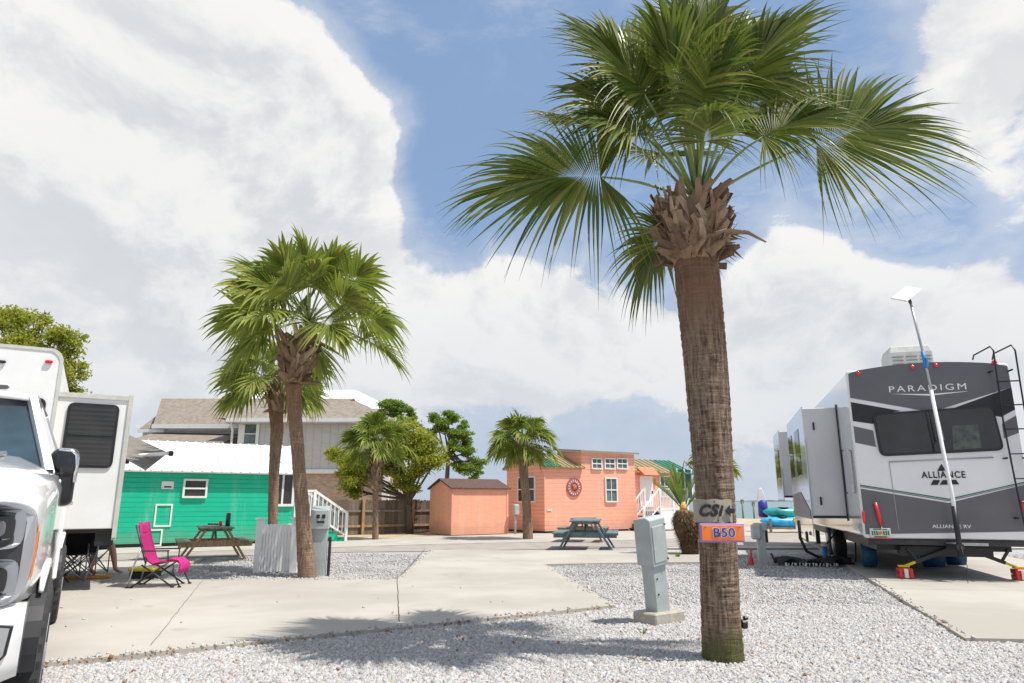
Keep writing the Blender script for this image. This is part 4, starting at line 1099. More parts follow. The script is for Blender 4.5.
# ================================================================== UTILITY PEDESTALS etc
def pedestal(loc, rz, label, tilt=0, base=True, s=1.0):
    t = thing('utility_pedestal', loc, rz, label, 'utility pedestal', 'grey electric utility pedestals')
    if base:
        mb = MB(); mb.box((0, 0, .065), (.46, .42, .15), bev=.015); mb.build('concrete_base', 'concrete_block', t)
    tr = Matrix.Rotation(tilt, 4, 'Y')
    def tb(mb):
        mb.v = [tuple(tr @ V(p)) for p in mb.v]; return mb
    z0 = .13 if base else 0
    mb = MB(); mb.box((0, 0, (z0+.62)/2+.0), (.20, .15, .62-z0), bev=.006); tb(mb).build('post', 'box_grey', t)
    mb = MB(); mb.prism([(-.13, -.11, .60), (-.13, .11, .60), (-.13, .11, 1.02), (-.13, -.04, 1.02), (-.13, -.11, .96)], (.26, 0, 0)); o = tb(mb).build('cabinet', 'box_grey', t, bevel=.008)
    mb = MB(); mb.box((0, -.115, .78), (.22, .012, .30), bev=.004); tb(mb).build('cabinet_door', 'box_grey', t)
    mb = MB(); mb.box((.05, -.125, .64), (.03, .015, .04)); mb.box((.0, -.08, .33), (.012, .01, .012)); tb(mb).build('latch', 'dark_metal', t)
    t.scale = (s, s, s)
    return t
# foreground pedestal: leaning slightly
def pedestal_big(loc, rz):
    t = thing('utility_pedestal', loc, rz, 'leaning pale grey utility pedestal on a concrete block in the foreground gravel', 'utility pedestal', 'grey electric utility pedestals')
    tr = Matrix.Rotation(R(-8.5), 4, 'Y') @ Matrix.Rotation(R(3), 4, 'X')
    T = lambda mb: (setattr(mb, 'v', [tuple(tr @ V(p)) for p in mb.v]), mb)[1]
    mb = MB(); mb.box((0, 0, .05), (.50, .34, .19), bev=.015); mb.build('concrete_base', 'concrete_block', t)
    mb = MB(); mb.box((0, 0, .40), (.22, .17, .56), bev=.006); T(mb).build('post', 'box_grey', t)
    mb = MB(); mb.prism([(-.135, -.12, .66), (-.135, .12, .66), (-.135, .12, 1.17), (-.135, -.06, 1.20), (-.135, -.12, 1.17)], (.27, 0, 0)); T(mb).build('cabinet', 'box_grey', t, bevel=.01)
    mb = MB(); mb.box((-.01, -.124, .90), (.20, .010, .40), bev=.004); T(mb).build('cabinet_door', 'box_grey', t)
    mb = MB()
    for p in ((-.06, -.088, .52), (-.06, -.088, .35), (.1, -.14, 1.1), (.1, -.14, .72)): mb.box(p, (.016, .014, .016))
    T(mb).build('screw', 'dark_metal', t)
    return t
pg = G(662, 624); pedestal_big((pg.x-.03, pg.y, 0), R(38))
def pedestal_mid():
    g = G(317, 576); t = thing('utility_pedestal', g, R(10), 'grey utility pedestal with dark sockets beside the leaning palm', 'utility pedestal', 'grey electric utility pedestals')
    mb = MB(); mb.box((0, 0, .42), (.30, .20, .86), bev=.008); mb.build('post', 'box_grey', t)
    mb = MB(); mb.prism([(-.165, -.16, .84), (-.165, .14, .84), (-.165, .14, 1.26), (-.165, -.05, 1.25), (-.165, -.16, 1.18)], (.33, 0, 0)); mb.build('cabinet', 'box_grey', t, bevel=.01)
    for xx in (-.03, .07):
        mb = MB(); mb.box((xx, -.166, 1.07), (.06, .02, .07), bev=.004); mb.build('socket', 'black', t)
    mb = MB(); mb.box((.02, -.166, .97), (.14, .02, .035)); mb.build('socket', 'black', t)
    mb = MB(); mb.box((.20, -.02, .35), (.05, .12, .70), bev=.01); mb.build('conduit', 'dark_metal', t)
pedestal_mid()
g = G(763, 565); t = thing('utility_pedestal', g, R(-8), 'grey utility post with round meter box beside the dark hitch rug', 'utility pedestal', 'grey electric utility pedestals')
mb = MB(); mb.box((0, 0, .38), (.17, .14, .76), bev=.006); mb.box((.0, 0, .80), (.26, .18, .16), bev=.01); mb.build('post', 'box_grey', t)
mb = MB(); mb.box((-.12, -.13, .70), (.20, .14, .32), bev=.03); mb.build('meter_box', 'box_grey', t)
mb = MB(); mb.box((.12, -.02, .62), (.04, .1, .3), bev=.01); mb.build('conduit', 'dark_metal', t)

# --- white picket screen
Pa, Pb, Pc = G(253, 571), G(294, 573), G(300, 575)
def picket_run(name, a, b, npk, h, label_root, y0=0):
    mb = MB(); d = (b-a); n = d.normalized().cross(V((0, 0, 1)))
    for i in range(npk):
        f = (i+.5)/npk; p = a.lerp(b, f); wv = d/npk*.40
        hh_ = h+random.uniform(-.01, .01); lean = V((0, 0, 0))
        q = [p-wv+V((0, 0, .03)), p+wv+V((0, 0, .03)), p+wv+V((0, 0, hh_-.03))+lean, p+V((0, 0, hh_-.018))+lean, p-wv+V((0, 0, hh_-.03))+lean]
        mb.prism([tuple(k) for k in q], n*.018)
    return mb
sc_o = G(257, 573.4)
ps = thing('picket_screen', sc_o, 0, 'low white picket screen hiding utilities in the gravel', 'fence')
c1_ = V((0, 0, 0)); c2_ = G(294, 573.0)-sc_o; c3_ = c2_+V((.12, .95, 0)); c0_ = c1_+V((.35, 1.2, 0))
picket_run('p', c1_, c2_, 12, .92, ps).build('picket_boards', 'picket', ps)
picket_run('p', c2_, c3_, 10, .92, ps).build('picket_boards', 'picket', ps)
picket_run('p', c1_, c0_, 10, .92, ps).build('picket_boards', 'picket', ps)
for zz in (.22, .72):
    mb = MB(); mb.beam(c1_+V((0, .05, zz)), c2_+V((0, .05, zz)), .04, .07); mb.beam(c2_+V((.03, .03, zz)), c3_+V((.03, 0, zz)), .04, .07); mb.build('rail', 'picket', ps)
for c_, ww in ((c1_, .12), (c2_, .15), (c3_, .12), (c0_, .12)):
    mb = MB(); mb.box(c_+V((0, -.02, .50)), (ww, ww, 1.0), bev=.008); mb.box(c_+V((0, -.02, 1.015)), (ww+.04, ww+.04, .03)); mb.build('post', 'picket', ps)

# ================================================================== PICNIC TABLES
def picnic(loc, rz, mt, ml, label, L_=1.75, flip=False):
    """long axis local x, legs form A frames at both ends"""
    t = thing('picnic_table', loc, rz, label, 'picnic table', 'wooden picnic tables')
    mb = MB()
    for i in range(5): mb.box((0, -.29+.145*i, .735+random.uniform(-.002, .002)), (L_, .135, .038), bev=.004)
    for xx in (-L_*.36, 0, L_*.36): mb.box((xx, 0, .69), (.05, .66, .06))
    mb.build('tabletop', mt, t)
    for s in (-1, 1):
        mb = MB()
        for i in range(2): mb.box((0, s*(.60+.145*i), .435), (L_, .135, .038), bev=.004)
        mb.build('bench', mt, t)
    for xx in (-L_*.36, L_*.36):
        mb = MB()
        for s in (-1, 1): mb.beam((xx, s*.24, .69), (xx, s*.68, .0), .045, .16, up=(1, 0, 0))
        mb.beam((xx+.042, -.80, .385), (xx+.042, .80, .385), .04, .14); mb.build('leg_frame', ml, t)
        mb = MB(); mb.beam((xx, 0, .37), (xx*.25, 0, .68), .04, .08); mb.build('brace', ml, t)
    return t
picnic(tuple(V(G(587, 549.3))+V((0, 0, .012))), R(80), 'bluegrey_wood', 'bluegrey_wood', 'blue grey painted picnic table on the pad in front of the coral cabin', 1.9).scale = (1.1, 1.1, 1.08)
g = G(584, 541.5); picnic((g.x, g.y, .03), R(78), 'grey_wood', 'grey_wood', 'brown picnic table farther back behind the blue grey one', 1.7)
tl = G(212, 559); picnic((tl.x, tl.y, 0), R(-62), 'green_wood', 'brown_wood', 'green topped picnic table with brown legs in the left gravel', 1.6)
def ont(x_, y_): # point on the left table top
    q = Matrix.Rotation(R(-62), 3, 'Z') @ V((x_, y_, 0)); return V((tl.x+q.x, tl.y+q.y, .756))
mb = MB(); mb.tube([(0, 0, 0), (0, 0, .12)], [.035, .045], 12, 0); o = tag(mb.build('cup', 'red'), 'red plastic cup on the green picnic table', 'cup'); o.location = ont(-.05, .12)
mb = MB(); mb.tube([(0, 0, 0), (0, 0, .26), (0, 0, .262), (0, 0, .30)], [.055, .055, .05, .05], 14, 0); o = mb.build('tumbler', mat('dk_green', (.02, .07, .05), .4)); tag(o, 'tall dark green tumbler on the green picnic table', 'tumbler'); o.location = ont(.0, .28)
mb = MB(); mb.tube([(0, 0, 0), (0, 0, .03)], .052, 14, 0); mb.build('lid', 'silver', o).location = (0, 0, .30)
mb = MB(); mb.box((0, 0, .012), (.36, .26, .024), bev=.006); mb.box((0, 0, .03), (.30, .2, .01)); o = tag(mb.build('tray', 'beige_plastic'), 'pale serving tray on the green picnic table', 'tray'); o.location = ont(.1, -.12)
mb = MB()
for i in range(6): mb.box((-.12+.045*i, random.uniform(-.03, .03), .03), (.035, .05, .06), bev=.008)
o = tag(mb.build('condiment_box', 'black_fabric'), 'dark box of small items on the green picnic table', 'box'); o.location = ont(-.3, -.02)

# ================================================================== CAMP CHAIRS
def camp_chair_high(loc, rz, label):
    """faces local +x"""
    t = thing('camp_chair', loc, rz, label, 'camp chair')
    W = .24
    mb = MB()   # sling back, seat, leg rest : profile in x,z swept across y
    prof = [(-.30, 1.02), (-.24, .80), (-.17, .60), (-.10, .42), (0, .36), (.12, .385), (.27, .40)]
    vs = []; fs = []
    for k, (x, z) in enumerate(prof):
        for j in range(7):
            y = -W+2*W*j/6; sag = .03*(1-(y/W)**2); 
            ww = .92 if k == 0 else 1
            vs.append((x-sag*.8, y*ww, z-sag*(.9 if 2 < k < 6 else 0)+(.03*abs(y/W) if k == 0 else 0)))
    for i in range(len(prof)-1):
        for j in range(6): a = i*7+j; fs.append((a, a+1, a+8, a+7))
    n0 = len(vs); mb.add(vs, fs, 0, True)
    o = mb.build('seat_sling', 'magenta', t); md = o.modifiers.new('t', 'SOLIDIFY'); md.thickness = .02
    mb = MB(); vs = []; fs = []
    pr2 = [(.16, .41), (.26, .44), (.38, .435), (.44, .39), (.455, .31), (.44, .22)]
    for k, (x, z) in enumerate(pr2):
        for j in range(9):
            y = -.21+.42*j/8; vs.append((x+.018*math.sin(j*2.1+k), y, z+.022*math.sin(j*1.7+k*1.3)))
    for i in range(len(pr2)-1):
        for j in range(8): a = i*9+j; fs.append((a, a+1, a+10, a+9))
    mb.add(vs, fs, 0, True); o = mb.build('leg_rest_towel', 'magenta_light', t); md = o.modifiers.new('t', 'SOLIDIFY'); md.thickness = .025
    for s in (-1, 1):
        y = s*(W+.02)
        mb = MB(); mb.tube([(-.32, y, 1.0), (-.20, y, .66), (-.10, y, .38)], .013, 8); mb.build('back_tube', 'dark_metal', t)
        mb = MB(); mb.tube([(-.16, y, .36), (.12, y*1.05, .18), (.36, y*1.1, .012)], .014, 8); mb.build('leg', 'dark_metal', t)
        mb = MB(); mb.tube([(.26, y, .40), (-.02, y*1.05, .2), (-.28, y*1.1, .012)], .014, 8); mb.build('leg', 'dark_metal', t)
        mb = MB(); mb.tube([(.34, y*.95, .42), (.34, y, .25), (.47, y, .012)], .012, 8); mb.build('leg', 'dark_metal', t)
        mb = MB(); mb.tube([(-.34, y, .012), (-.28, y, .35), (-.20, y, .62)], .013, 8); mb.build('leg', 'grey_metal', t)
        mb = MB(); mb.box((.04, s*(W+.05), .585), (.44, .06, .022), bev=.008); mb.tube([(.24, s*(W+.05), .575), (.25, y, .40)], .011, 8); mb.build('armrest', 'black_fabric', t)
        mb = MB()
        for fx in (.36, -.28, .47, -.34): mb.box((fx, y*1.05, .012), (.055, .04, .024), bev=.006)
        mb.build('foot', 'black', t)
    mb = MB(); mb.box((-.285, 0, .93), (.03, .38, .14), rot=Matrix.Rotation(R(-18), 4, 'Y'), bev=.012); mb.build('headrest', 'magenta', t)
    return t
cc = G(155, 586.0, PADZ)
camp_chair_high((cc.x, cc.y, PADZ), R(8), 'magenta high backed camp chair with grey folding frame on the concrete').scale = (.93, .93, .93)
def camp_chair_low(loc, rz, label):
    t = thing('camp_chair', loc, rz, label, 'camp chair', 'dark folding camp chairs')
    mb = MB(); mb.box((0, 0, .42), (.50, .50, .02), bev=.008); mb.prism([(-.25, -.25, .42), (-.25, .25, .42), (-.36, .25, .88), (-.36, -.25, .88)], (-.02, 0, 0)); mb.build('seat_sling', 'black_fabric', t)
    for s in (-1, 1):
        for (a, b) in (((-.26, .25*s, .42), (.27, .27*s, .01)), ((.26, .25*s, .42), (-.27, .27*s, .01))):
            mb = MB(); mb.tube([a, b], .012, 7); mb.build('leg', 'grey_metal', t)
        mb = MB(); mb.tube([(.27, .27*s, .01), (.25, .27*s, .60)], .011, 7); mb.build('side_pole', 'grey_metal', t); mb = MB(); mb.tube([(-.27, .27*s, .01), (-.33, .25*s, .86)], .011, 7); mb.build('side_pole', 'grey_metal', t)
        mb = MB(); mb.box((-.02, .28*s, .61), (.50, .07, .02), bev=.006); mb.build('armrest', 'black_fabric', t)
    mb = MB()
    for a, b in (((-.26, -.27, .01), (-.26, .27, .42)), ((-.26, .27, .01), (-.26, -.27, .42)), ((.26, -.27, .01), (.26, .27, .42)), ((.26, .27, .01), (.26, -.27, .42))): mb.tube([a, b], .010, 6)
    mb.build('cross_brace', 'grey_metal', t)
    return t
g = G(71, 580, PADZ); camp_chair_low((g.x, g.y, PADZ), R(-75), 'empty black folding chair under the trailer slide beside the truck')
hp = G(84, 573, PADZ); camp_chair_low((hp.x, hp.y, PADZ), R(-25), 'black folding chair holding the seated person')
# person seated in the second chair
def person(loc, rz, label):
    t = thing('person', loc, rz, label, 'person')
    P = dict(pel=(0, 0, .50), sp=(-.05, 0, .72), ch=(-.10, 0, .93), nk=(-.08, 0, 1.06), hd=(-.05, 0, 1.17), hd2=(-.04, 0, 1.27))
    vs = []; es = []; rd = []
    def add(p, r, par=None):
        vs.append(p); rd.append(r); i = len(vs)-1
        if par is not None: es.append((par, i))
        return i
    pe = add(P['pel'], (.155, .12)); s1 = add(P['sp'], (.14, .105), pe); c = add(P['ch'], (.16, .11), s1); n = add(P['nk'], (.055, .055), c); h1 = add(P['hd'], (.085, .075), n); add(P['hd2'], (.08, .08), h1)
    for s in (-1, 1):
        hpj = add((.03, s*.10, .50), (.095, .09), pe); k = add((.44, s*.14, .54), (.065, .065), hpj)
        fx = .40 if s < 0 else .62
        ca = add(((.44+fx)/2+.01, s*.15, .34), (.056, .056), k); an_ = add((fx, s*.16, .09), (.036, .036), ca); ft = add((fx+.10, s*.165, .045), (.035, .028), an_); add((fx+.20, s*.17, .03), (.04, .018), ft)
        sh = add((-.10, s*.19, .99), (.06, .06), c); el = add((.02, s*.27, .75), (.045, .045), sh); wr = add((.22, s*.24, .66), (.028, .028), el); add((.30, s*.23, .65), (.04, .018), wr)
    me = bpy.data.meshes.new('body'); me.from_pydata(vs, es, []); o = bpy.data.objects.new('body', me); COL.objects.link(o); o.parent = t
    md = o.modifiers.new('s', 'SKIN'); sv = me.skin_vertices[0].data
    for i, r in enumerate(rd): sv[i].radius = r
    sv[0].use_root = True; md.use_smooth_shade = True; s_ = o.modifiers.new('ss', 'SUBSURF'); s_.levels = 2; s_.render_levels = 2
    me.materials.append(M['skin'])
    mb = MB()
    rings = []
    for (c_, rx, ry) in (((-.01, 0, .46), .15, .19), ((-.05, 0, .70), .135, .175), ((-.10, 0, .92), .135, .20), ((-.10, 0, 1.02), .10, .17), ((-.09, 0, 1.065), .06, .075)):
        rings.append([V(c_)+V((math.cos(a*.3927)*rx, math.sin(a*.3927)*ry, 0)) for a in range(16)])
    mb.loft(rings, 0, True)
    for s in (-1, 1): mb.tube([(-.10, s*.15, 1.0), (-.04, s*.235, .86), (-.02, s*.25, .80)], [.085, .075, .07], 12)
    mb.build('shirt', 'shirt', t)
    mb = MB(); rings = [[V((-.02, 0, .44+.06*k))+V((math.cos(a*.3927)*.16, math.sin(a*.3927)*.20, 0)) for a in range(16)] for k in range(2)]; mb.loft(rings, 0, True)
    for s in (-1, 1): mb.tube([(.0, s*.10, .50), (.2, s*.12, .52), (.38, s*.135, .54)], [.115, .10, .092], 12)
    mb.build('shorts', 'shorts', t)
    mb = MB(); rings = [[V((-.065, 0, 0))+V((math.cos(a*.5236)*r, math.sin(a*.5236)*r*.95, z)) for a in range(12)] for r, z in ((.07, 1.17), (.10, 1.23), (.105, 1.29), (.085, 1.34), (.03, 1.37))]
    mb.loft(rings, 0, True); mb.build('hair', 'hair', t)
    mb = MB(); mb.tube([(.045, 0, 1.225), (.062, 0, 1.20)], [.012, .018], 8); mb.build('nose', 'skin', t)
    for s in (-1, 1):
        mb = MB(); mb.tube([(.036, s*.032, 1.24), (.046, s*.032, 1.24)], [.012, .008], 8); mb.build('eye', 'black', t)
        mb = MB(); mb.tube([(-.04, s*.085, 1.20), (-.04, s*.098, 1.23), (-.04, s*.088, 1.26)], .014, 6); mb.build('ear', 'skin', t)
    mb = MB(); mb.box((.047, 0, 1.165), (.012, .05, .012), bev=.005); mb.build('mouth', 'shirt', t)
    return t
person((hp.x, hp.y, PADZ), R(-25), 'person seated in a camp chair in the shade under the white trailer slide')
# low yellow box, orange mat
g = G(145, 578, PADZ); mb = MB(); mb.box((0, 0, .06), (.42, .30, .12), bev=.02); o = tag(mb.build('storage_box', 'black', None), 'black box with yellow lid behind the magenta chair', 'box'); o.location = (g.x, g.y, PADZ)
mb = MB(); mb.box((0, 0, .15), (.46, .34, .06), bev=.02); mb.build('lid', 'yellow', o)
g = G(83, 578.5, PADZ); mb = MB(); mb.box((0, 0, .02), (.85, .28, .04), bev=.01); o = tag(mb.build('foam_mat', 'orange_mat'), 'orange mat on the concrete in front of the seated person', 'mat'); o.location = (g.x, g.y, PADZ); o.rotation_euler = (0, 0, R(20))
g = G(64, 581, PADZ); 
mb = MB(); mb.box((0, 0, .43), (.6, .45, .02), bev=.006)
for sx in (-1, 1):
    for sy in (-1, 1): mb.tube([(sx*.27, sy*.19, .42), (-sx*.2, sy*.19, .0)], .011, 6)
o = tag(mb.build('folding_table', 'dark_metal'), 'small dark folding table beside the truck rear wheel', 'table'); o.location = (g.x, g.y, PADZ)
# ================================================================== LEFT TRAILER
TA = R(31)
tq = Matrix.Rotation(TA, 3, 'Z')
tr_ = thing('travel_trailer', (-6.60, 9.83, 0), TA, 'plain white travel trailer with open slide room behind the white truck', 'trailer')
LT, WT = 8.5, 2.45
def rrect(x0, x1, z0, z1, rt, rb, n=6, arch=0):
    pts = []
    for (cx, cz, a0, r) in ((x1-rt, z1-rt, 0, rt), (x0+rt, z1-rt, 90, rt), (x0+rb, z0+rb, 180, rb), (x1-rb, z0+rb, 270, rb)):
        for k in range(n+1):
            a = R(a0+90*k/n); x = cx+r*math.cos(a); z = cz+r*math.sin(a)
            pts.append((x, z+arch*(1-((x-(x0+x1)/2)/((x1-x0)/2))**2) if z > (z0+z1)/2 else z))
    return pts
mb = MB(); pf = rrect(-WT, 0, .62, 3.47, .13, .04, arch=.20)
mb.loft([[V((x, y, z)) for x, z in pf] for y in (0, LT)], 0, False); mb.build('body', 'white_paint', tr_)
mb = MB(); pf2 = rrect(-WT-.012, .012, .615, 3.482, .135, .04, arch=.20)
pin = rrect(-WT+.03, -.03, .65, 3.44, .12, .03, arch=.20)
n_ = len(pf2); vs = [V((x, -.012, z)) for x, z in pf2]+[V((x, .04, z)) for x, z in pf2]+[V((x, -.012, z)) for x, z in pin]
fs = [(i, (i+1) % n_, n_+(i+1) % n_, n_+i) for i in range(n_)]+[(i, (i+1) % n_, 2*n_+(i+1) % n_, 2*n_+i) for i in range(n_)]
mb.add(vs, fs, 0); mb.build('edge_moulding', 'beige_plastic', tr_)
# rear window
def wplate(name, x0, x1, z0, z1, y, m, parent, r=.06, th=.03):
    mb = MB(); p = rrect(x0, x1, z0, z1, r, r, 5); mb.prism([(x, y, z) for x, z in p], (0, -th, 0)); return mb.build(name, m, parent)
a = LP(tr_, 47, 398.5); b = LP(tr_, 47, 470)
wf = wplate('window', a.x-1.15, a.x, 1.75, a.z, 0, 'black', tr_, .09, .025); wplate('pane', a.x-1.10, a.x-.05, 1.8, a.z-.05, -.026, 'glass', wf, .06, .004)
l = LP(tr_, 49, 362); mb = MB(); mb.box((l.x, -.025, l.z), (.10, .05, .045), bev=.015); mb.build('marker_light', 'red_lens', tr_)
l = LP(tr_, 2, 362); mb = MB(); mb.box((l.x, -.025, l.z), (.10, .05, .04), bev=.015); mb.build('camera_bracket', 'black', tr_)
# slide room
SY = .40
s0 = LP(tr_, 66, 460, SY); s1 = LP(tr_, 124, 460, SY)
zt = LP(tr_, 100, 395.5, SY).z; zb_ = LP(tr_, 90, 529, SY).z; xs1 = LP(tr_, 125, 460, SY).x
mb = MB(); mb.box((xs1/2-.05, SY+1.6, (zt+zb_)/2), (xs1+.1, 3.2, zt-zb_), bev=.012); sl_ = mb.build('slide_room', 'white_paint', tr_)
mb = MB(); mb.box((xs1/2, SY+1.6, zb_-.03), (xs1-.04, 3.1, .06)); mb.build('slide_underside', 'black', tr_)
mb = MB(); mb.box((xs1-.02, SY+.04, (zt+zb_)/2-.05), (.06, .14, zt-zb_+.16)); mb.box((xs1/2, SY-.012, zt-.02), (xs1, .03, .07)); mb.box((xs1-.02, SY+1.6, zb_-.10), (.06, 3.1, .14)); mb.build('slide_trim', 'beige_plastic', sl_)
mb = MB(); mb.box((xs1-.14, SY+.3, zb_-.14), (.24, .45, .22)); mb.build('slide_skirt', 'black', sl_)
a = LP(tr_, 64.5, 467.5, SY); b = LP(tr_, 113, 403, SY); aw = LP(tr_, 112, 467.5, SY); wx0 = LP(tr_, 63, 440, SY).x
wf = wplate('window', wx0, aw.x, LP(tr_, 90, 468, SY).z, LP(tr_, 90, 403.5, SY).z, SY, 'black', sl_, .09, .03)
z0_, z1_ = LP(tr_, 90, 468, SY).z, LP(tr_, 90, 403.5, SY).z
wplate('pane', wx0+.04, aw.x-.04, z0_+.04, z0_+(z1_-z0_)*.46, SY-.032, 'glass_blinds', wf, .04, .004); wplate('pane', wx0+.04, aw.x-.04, z0_+(z1_-z0_)*.5, z1_-.04, SY-.032, 'glass_blinds', wf, .04, .004)
# trailer wheels, frame rails
for sx in (-.15, -WT+.15):
    for yy in (4.1, 5.0):
        mb = MB(); mb.tube([(sx-.11, yy, .33), (sx-.09, yy, .33), (sx+.09, yy, .33), (sx+.11, yy, .33)], [.30, .33, .33, .30], 24); wl = mb.build('wheel', 'rubber', tr_)
        mb = MB(); mb.tube([(sx+.10, yy, .33), (sx+.122, yy, .33)], .17, 16); mb.build('rim', 'silver', wl)
for sx in (-.35, -WT+.35):
    mb = MB(); mb.box((sx, LT/2, .53), (.08, LT, .18)); mb.build('chassis_rail', 'black', tr_)
for sx, yy in ((-.3, .5), (-WT+.3, .5), (-.3, 8), (-WT+.3, 8)):
    mb = MB(); mb.tube([(sx, yy, .5), (sx, yy, .06)], .03, 8); mb.box((sx, yy, .03), (.2, .2, .06)); mb.build('jack', 'dark_metal', tr_)
# entry awning on the far side end of the slide
aw = thing('door_awning', (0, 0, 0), 0, 'grey fabric awning end with white arm beside the trailer slide', 'awning')
Ya = 12.6
A = [D(118, 431, Ya), D(118, 460.5, Ya), D(164, 453.5, Ya-.3), D(140, 468.5, Ya-.8)]
A = [D(112, 427, Ya), D(168, 452.5, Ya), D(146, 469.5, Ya-.9), D(112, 450, Ya-.9)]
mb = MB(); mb.add([A[0], A[1], A[2], A[3]], [(0, 1, 2, 3)]); o = mb.build('fabric', 'canvas', aw); md = o.modifiers.new('t', 'SOLIDIFY'); md.thickness = .02
mb = MB(); mb.tube([D(116, 457.5, Ya-.5), D(172, 453, Ya-.5)], .035, 10); mb.build('arm', 'white_paint', aw)
mb = MB(); mb.box(D(171, 453.5, Ya-.5), (.07, .09, .09), bev=.02); mb.box(D(125, 461.5, Ya-.5), (.12, .1, .08), bev=.02); mb.build('arm_joint', 'dark_metal', aw)

# ================================================================== TRUCK (front towards local -y)
TT = R(31.5); K = 1.05
tk = thing('pickup_truck', (-2.845, 4.40, 0), TT, 'white heavy duty pickup truck with chrome grille and black towing mirrors', 'pickup truck')
# local: x=0 is left flank line of truck(visible side), body spans x from -2.05..0 ; y=0 front axle
W_ = 2.06; CX = -W_/2
mb = MB()
def body_ring(y, hw, z0, z1, zsh, crown=.03, n=18):
    """half-section: from bottom to shoulder to top centre"""
    pts = [(hw*.97, z0), (hw, z0+.12), (hw, (z0+zsh)/2), (hw*.995, zsh-.10), (hw*.965, zsh-.02), (hw*.90, zsh+.02), (hw*.72, z1-.02), (hw*.4, z1+crown*.6), (0, z1+crown)]
    full = pts+[(-x, z) for x, z in reversed(pts[:-1])]
    return [V((CX+x, y, z)) for x, z in full]
# front clip (hood + fenders)
sec = [(-.98, .78, .84, 1.28, 1.20), (-.93, .88, .82, 1.36, 1.27), (-.80, .945, .80, 1.42, 1.33), (-.5, 1.0, .80, 1.48, 1.38), (0, 1.025, .80, 1.53, 1.42), (.45, 1.025, .80, 1.56, 1.45), (.85, 1.02, .60, 1.60, 1.47), (.98, 1.02, .50, 1.61, 1.48)]
mb.loft([body_ring(y, hw, z0, z1, zs) for y, hw, z0, z1, zs in sec], 0, True); fr_ = mb.build('front_fenders_and_hood', 'truck_white', tk)
mb = MB()
for sx in (-.62, .0-.0): pass
mb.tube([(CX+.55, -.85, 1.40), (CX+.62, 0, 1.535), (CX+.66, .8, 1.60)], .02, 6); mb.tube([(CX-.55, -.85, 1.40), (CX-.62, 0, 1.535), (CX-.66, .8, 1.60)], .02, 6); mb.build('hood_crease', 'truck_white', tk)
# cab lower
mb = MB(); mb.loft([body_ring(y, hw, .50, 1.46, 1.47, -.05) for y, hw in ((.96, 1.0), (1.2, .99), (3.2, .99), (3.35, 1.0))], 0, True); mb.build('cab', 'truck_white', tk)
# greenhouse
def gring(y, hwb, zb, hwt, zt, ytop):
    return None
gb = [(CX-.93, .92, 1.46), (CX+.93, .92, 1.46), (CX+.95, 3.34, 1.46), (CX-.95, 3.34, 1.46)]
gt = [(CX-.69, 1.72, 2.10), (CX+.69, 1.72, 2.10), (CX+.71, 3.12, 2.10), (CX-.71, 3.12, 2.10)]
mb = MB(); mb.add(gb+gt, [(0, 1, 5, 4), (1, 2, 6, 5), (2, 3, 7, 6), (3, 0, 4, 7)], 0); mb.build('cab_glass', 'glass_wind', tk)
mb = MB(); mb.loft([[V((CX+x*.74, y, z)) for x, y, z in ring_] for ring_ in (
    [(-1, 1.60, 2.06), (-.6, 1.58, 2.085), (0, 1.56, 2.095), (.6, 1.58, 2.085), (1, 1.60, 2.06), (1.0, 2.4, 2.06), (1, 3.2, 2.04), (0, 3.22, 2.06), (-1, 3.2, 2.04), (-1, 2.4, 2.06)],
    [(-.95, 1.68, 2.12), (-.6, 1.68, 2.145), (0, 1.68, 2.16), (.6, 1.68, 2.145), (.95, 1.68, 2.12), (.96, 2.4, 2.14), (.95, 3.12, 2.12), (0, 3.14, 2.14), (-.95, 3.12, 2.12), (-.96, 2.4, 2.14)],
    [(-.7, 1.85, 2.165), (-.4, 1.85, 2.175), (0, 1.85, 2.18), (.4, 1.85, 2.175), (.7, 1.85, 2.165), (.7, 2.4, 2.18), (.7, 3.0, 2.165), (0, 3.0, 2.175), (-.7, 3.0, 2.165), (-.7, 2.4, 2.18)])], 0, True)
mb.build('roof', 'truck_white', tk)
mb = MB()
for s in (-1, 1):
    X = lambda v: CX+s*v
    mb.beam((X(.93), .90, 1.46), (X(.71), 1.66, 2.09), .055, .06)      # A pillar
    mb.beam((X(.96), 2.22, 1.46), (X(.72), 2.35, 2.08), .07, .05, up=(0, 1, 0))      # B pillar
    mb.beam((X(.96), 3.30, 1.46), (X(.72), 3.12, 2.08), .09, .16, up=(0, 1, 0))      # C pillar
    mb.beam((X(.715), 1.66, 2.09), (X(.73), 3.14, 2.08), .06, .06)
mb.build('pillar', 'truck_white', tk)
mb = MB()
for s in (-1, 1):
    mb.beam((CX+s*.95, 1.0, 1.47), (CX+s*.97, 3.3, 1.47), .03, .05)
mb.build('belt_moulding', 'black', tk)
mb = MB(); mb.beam((CX-.95, .90, 1.475), (CX+.95, .90, 1.475), .10, .05); mb.build('cowl', 'black', tk)
for s in (-1, 1): # doors
    for (y0, y1) in ((1.02, 2.22), (2.26, 3.28)):
        mb = MB(); mb.box((CX+s*.992, (y0+y1)/2, .98), (.02, y1-y0, .92), bev=.008); dd = mb.build('door', 'truck_white', tk)
        mb = MB(); mb.tube([(CX+s*.998, y1-.28, 1.26), (CX+s*1.055, y1-.24, 1.265), (CX+s*1.055, y1-.12, 1.265), (CX+s*.998, y1-.08, 1.26)], .022, 8); mb.build('handle', 'chrome', dd)
    mb = MB(); mb.box((CX+s*.93, 2.1, .46), (.16, 2.2, .06), bev=.02); mb.build('running_board', 'black', tk)
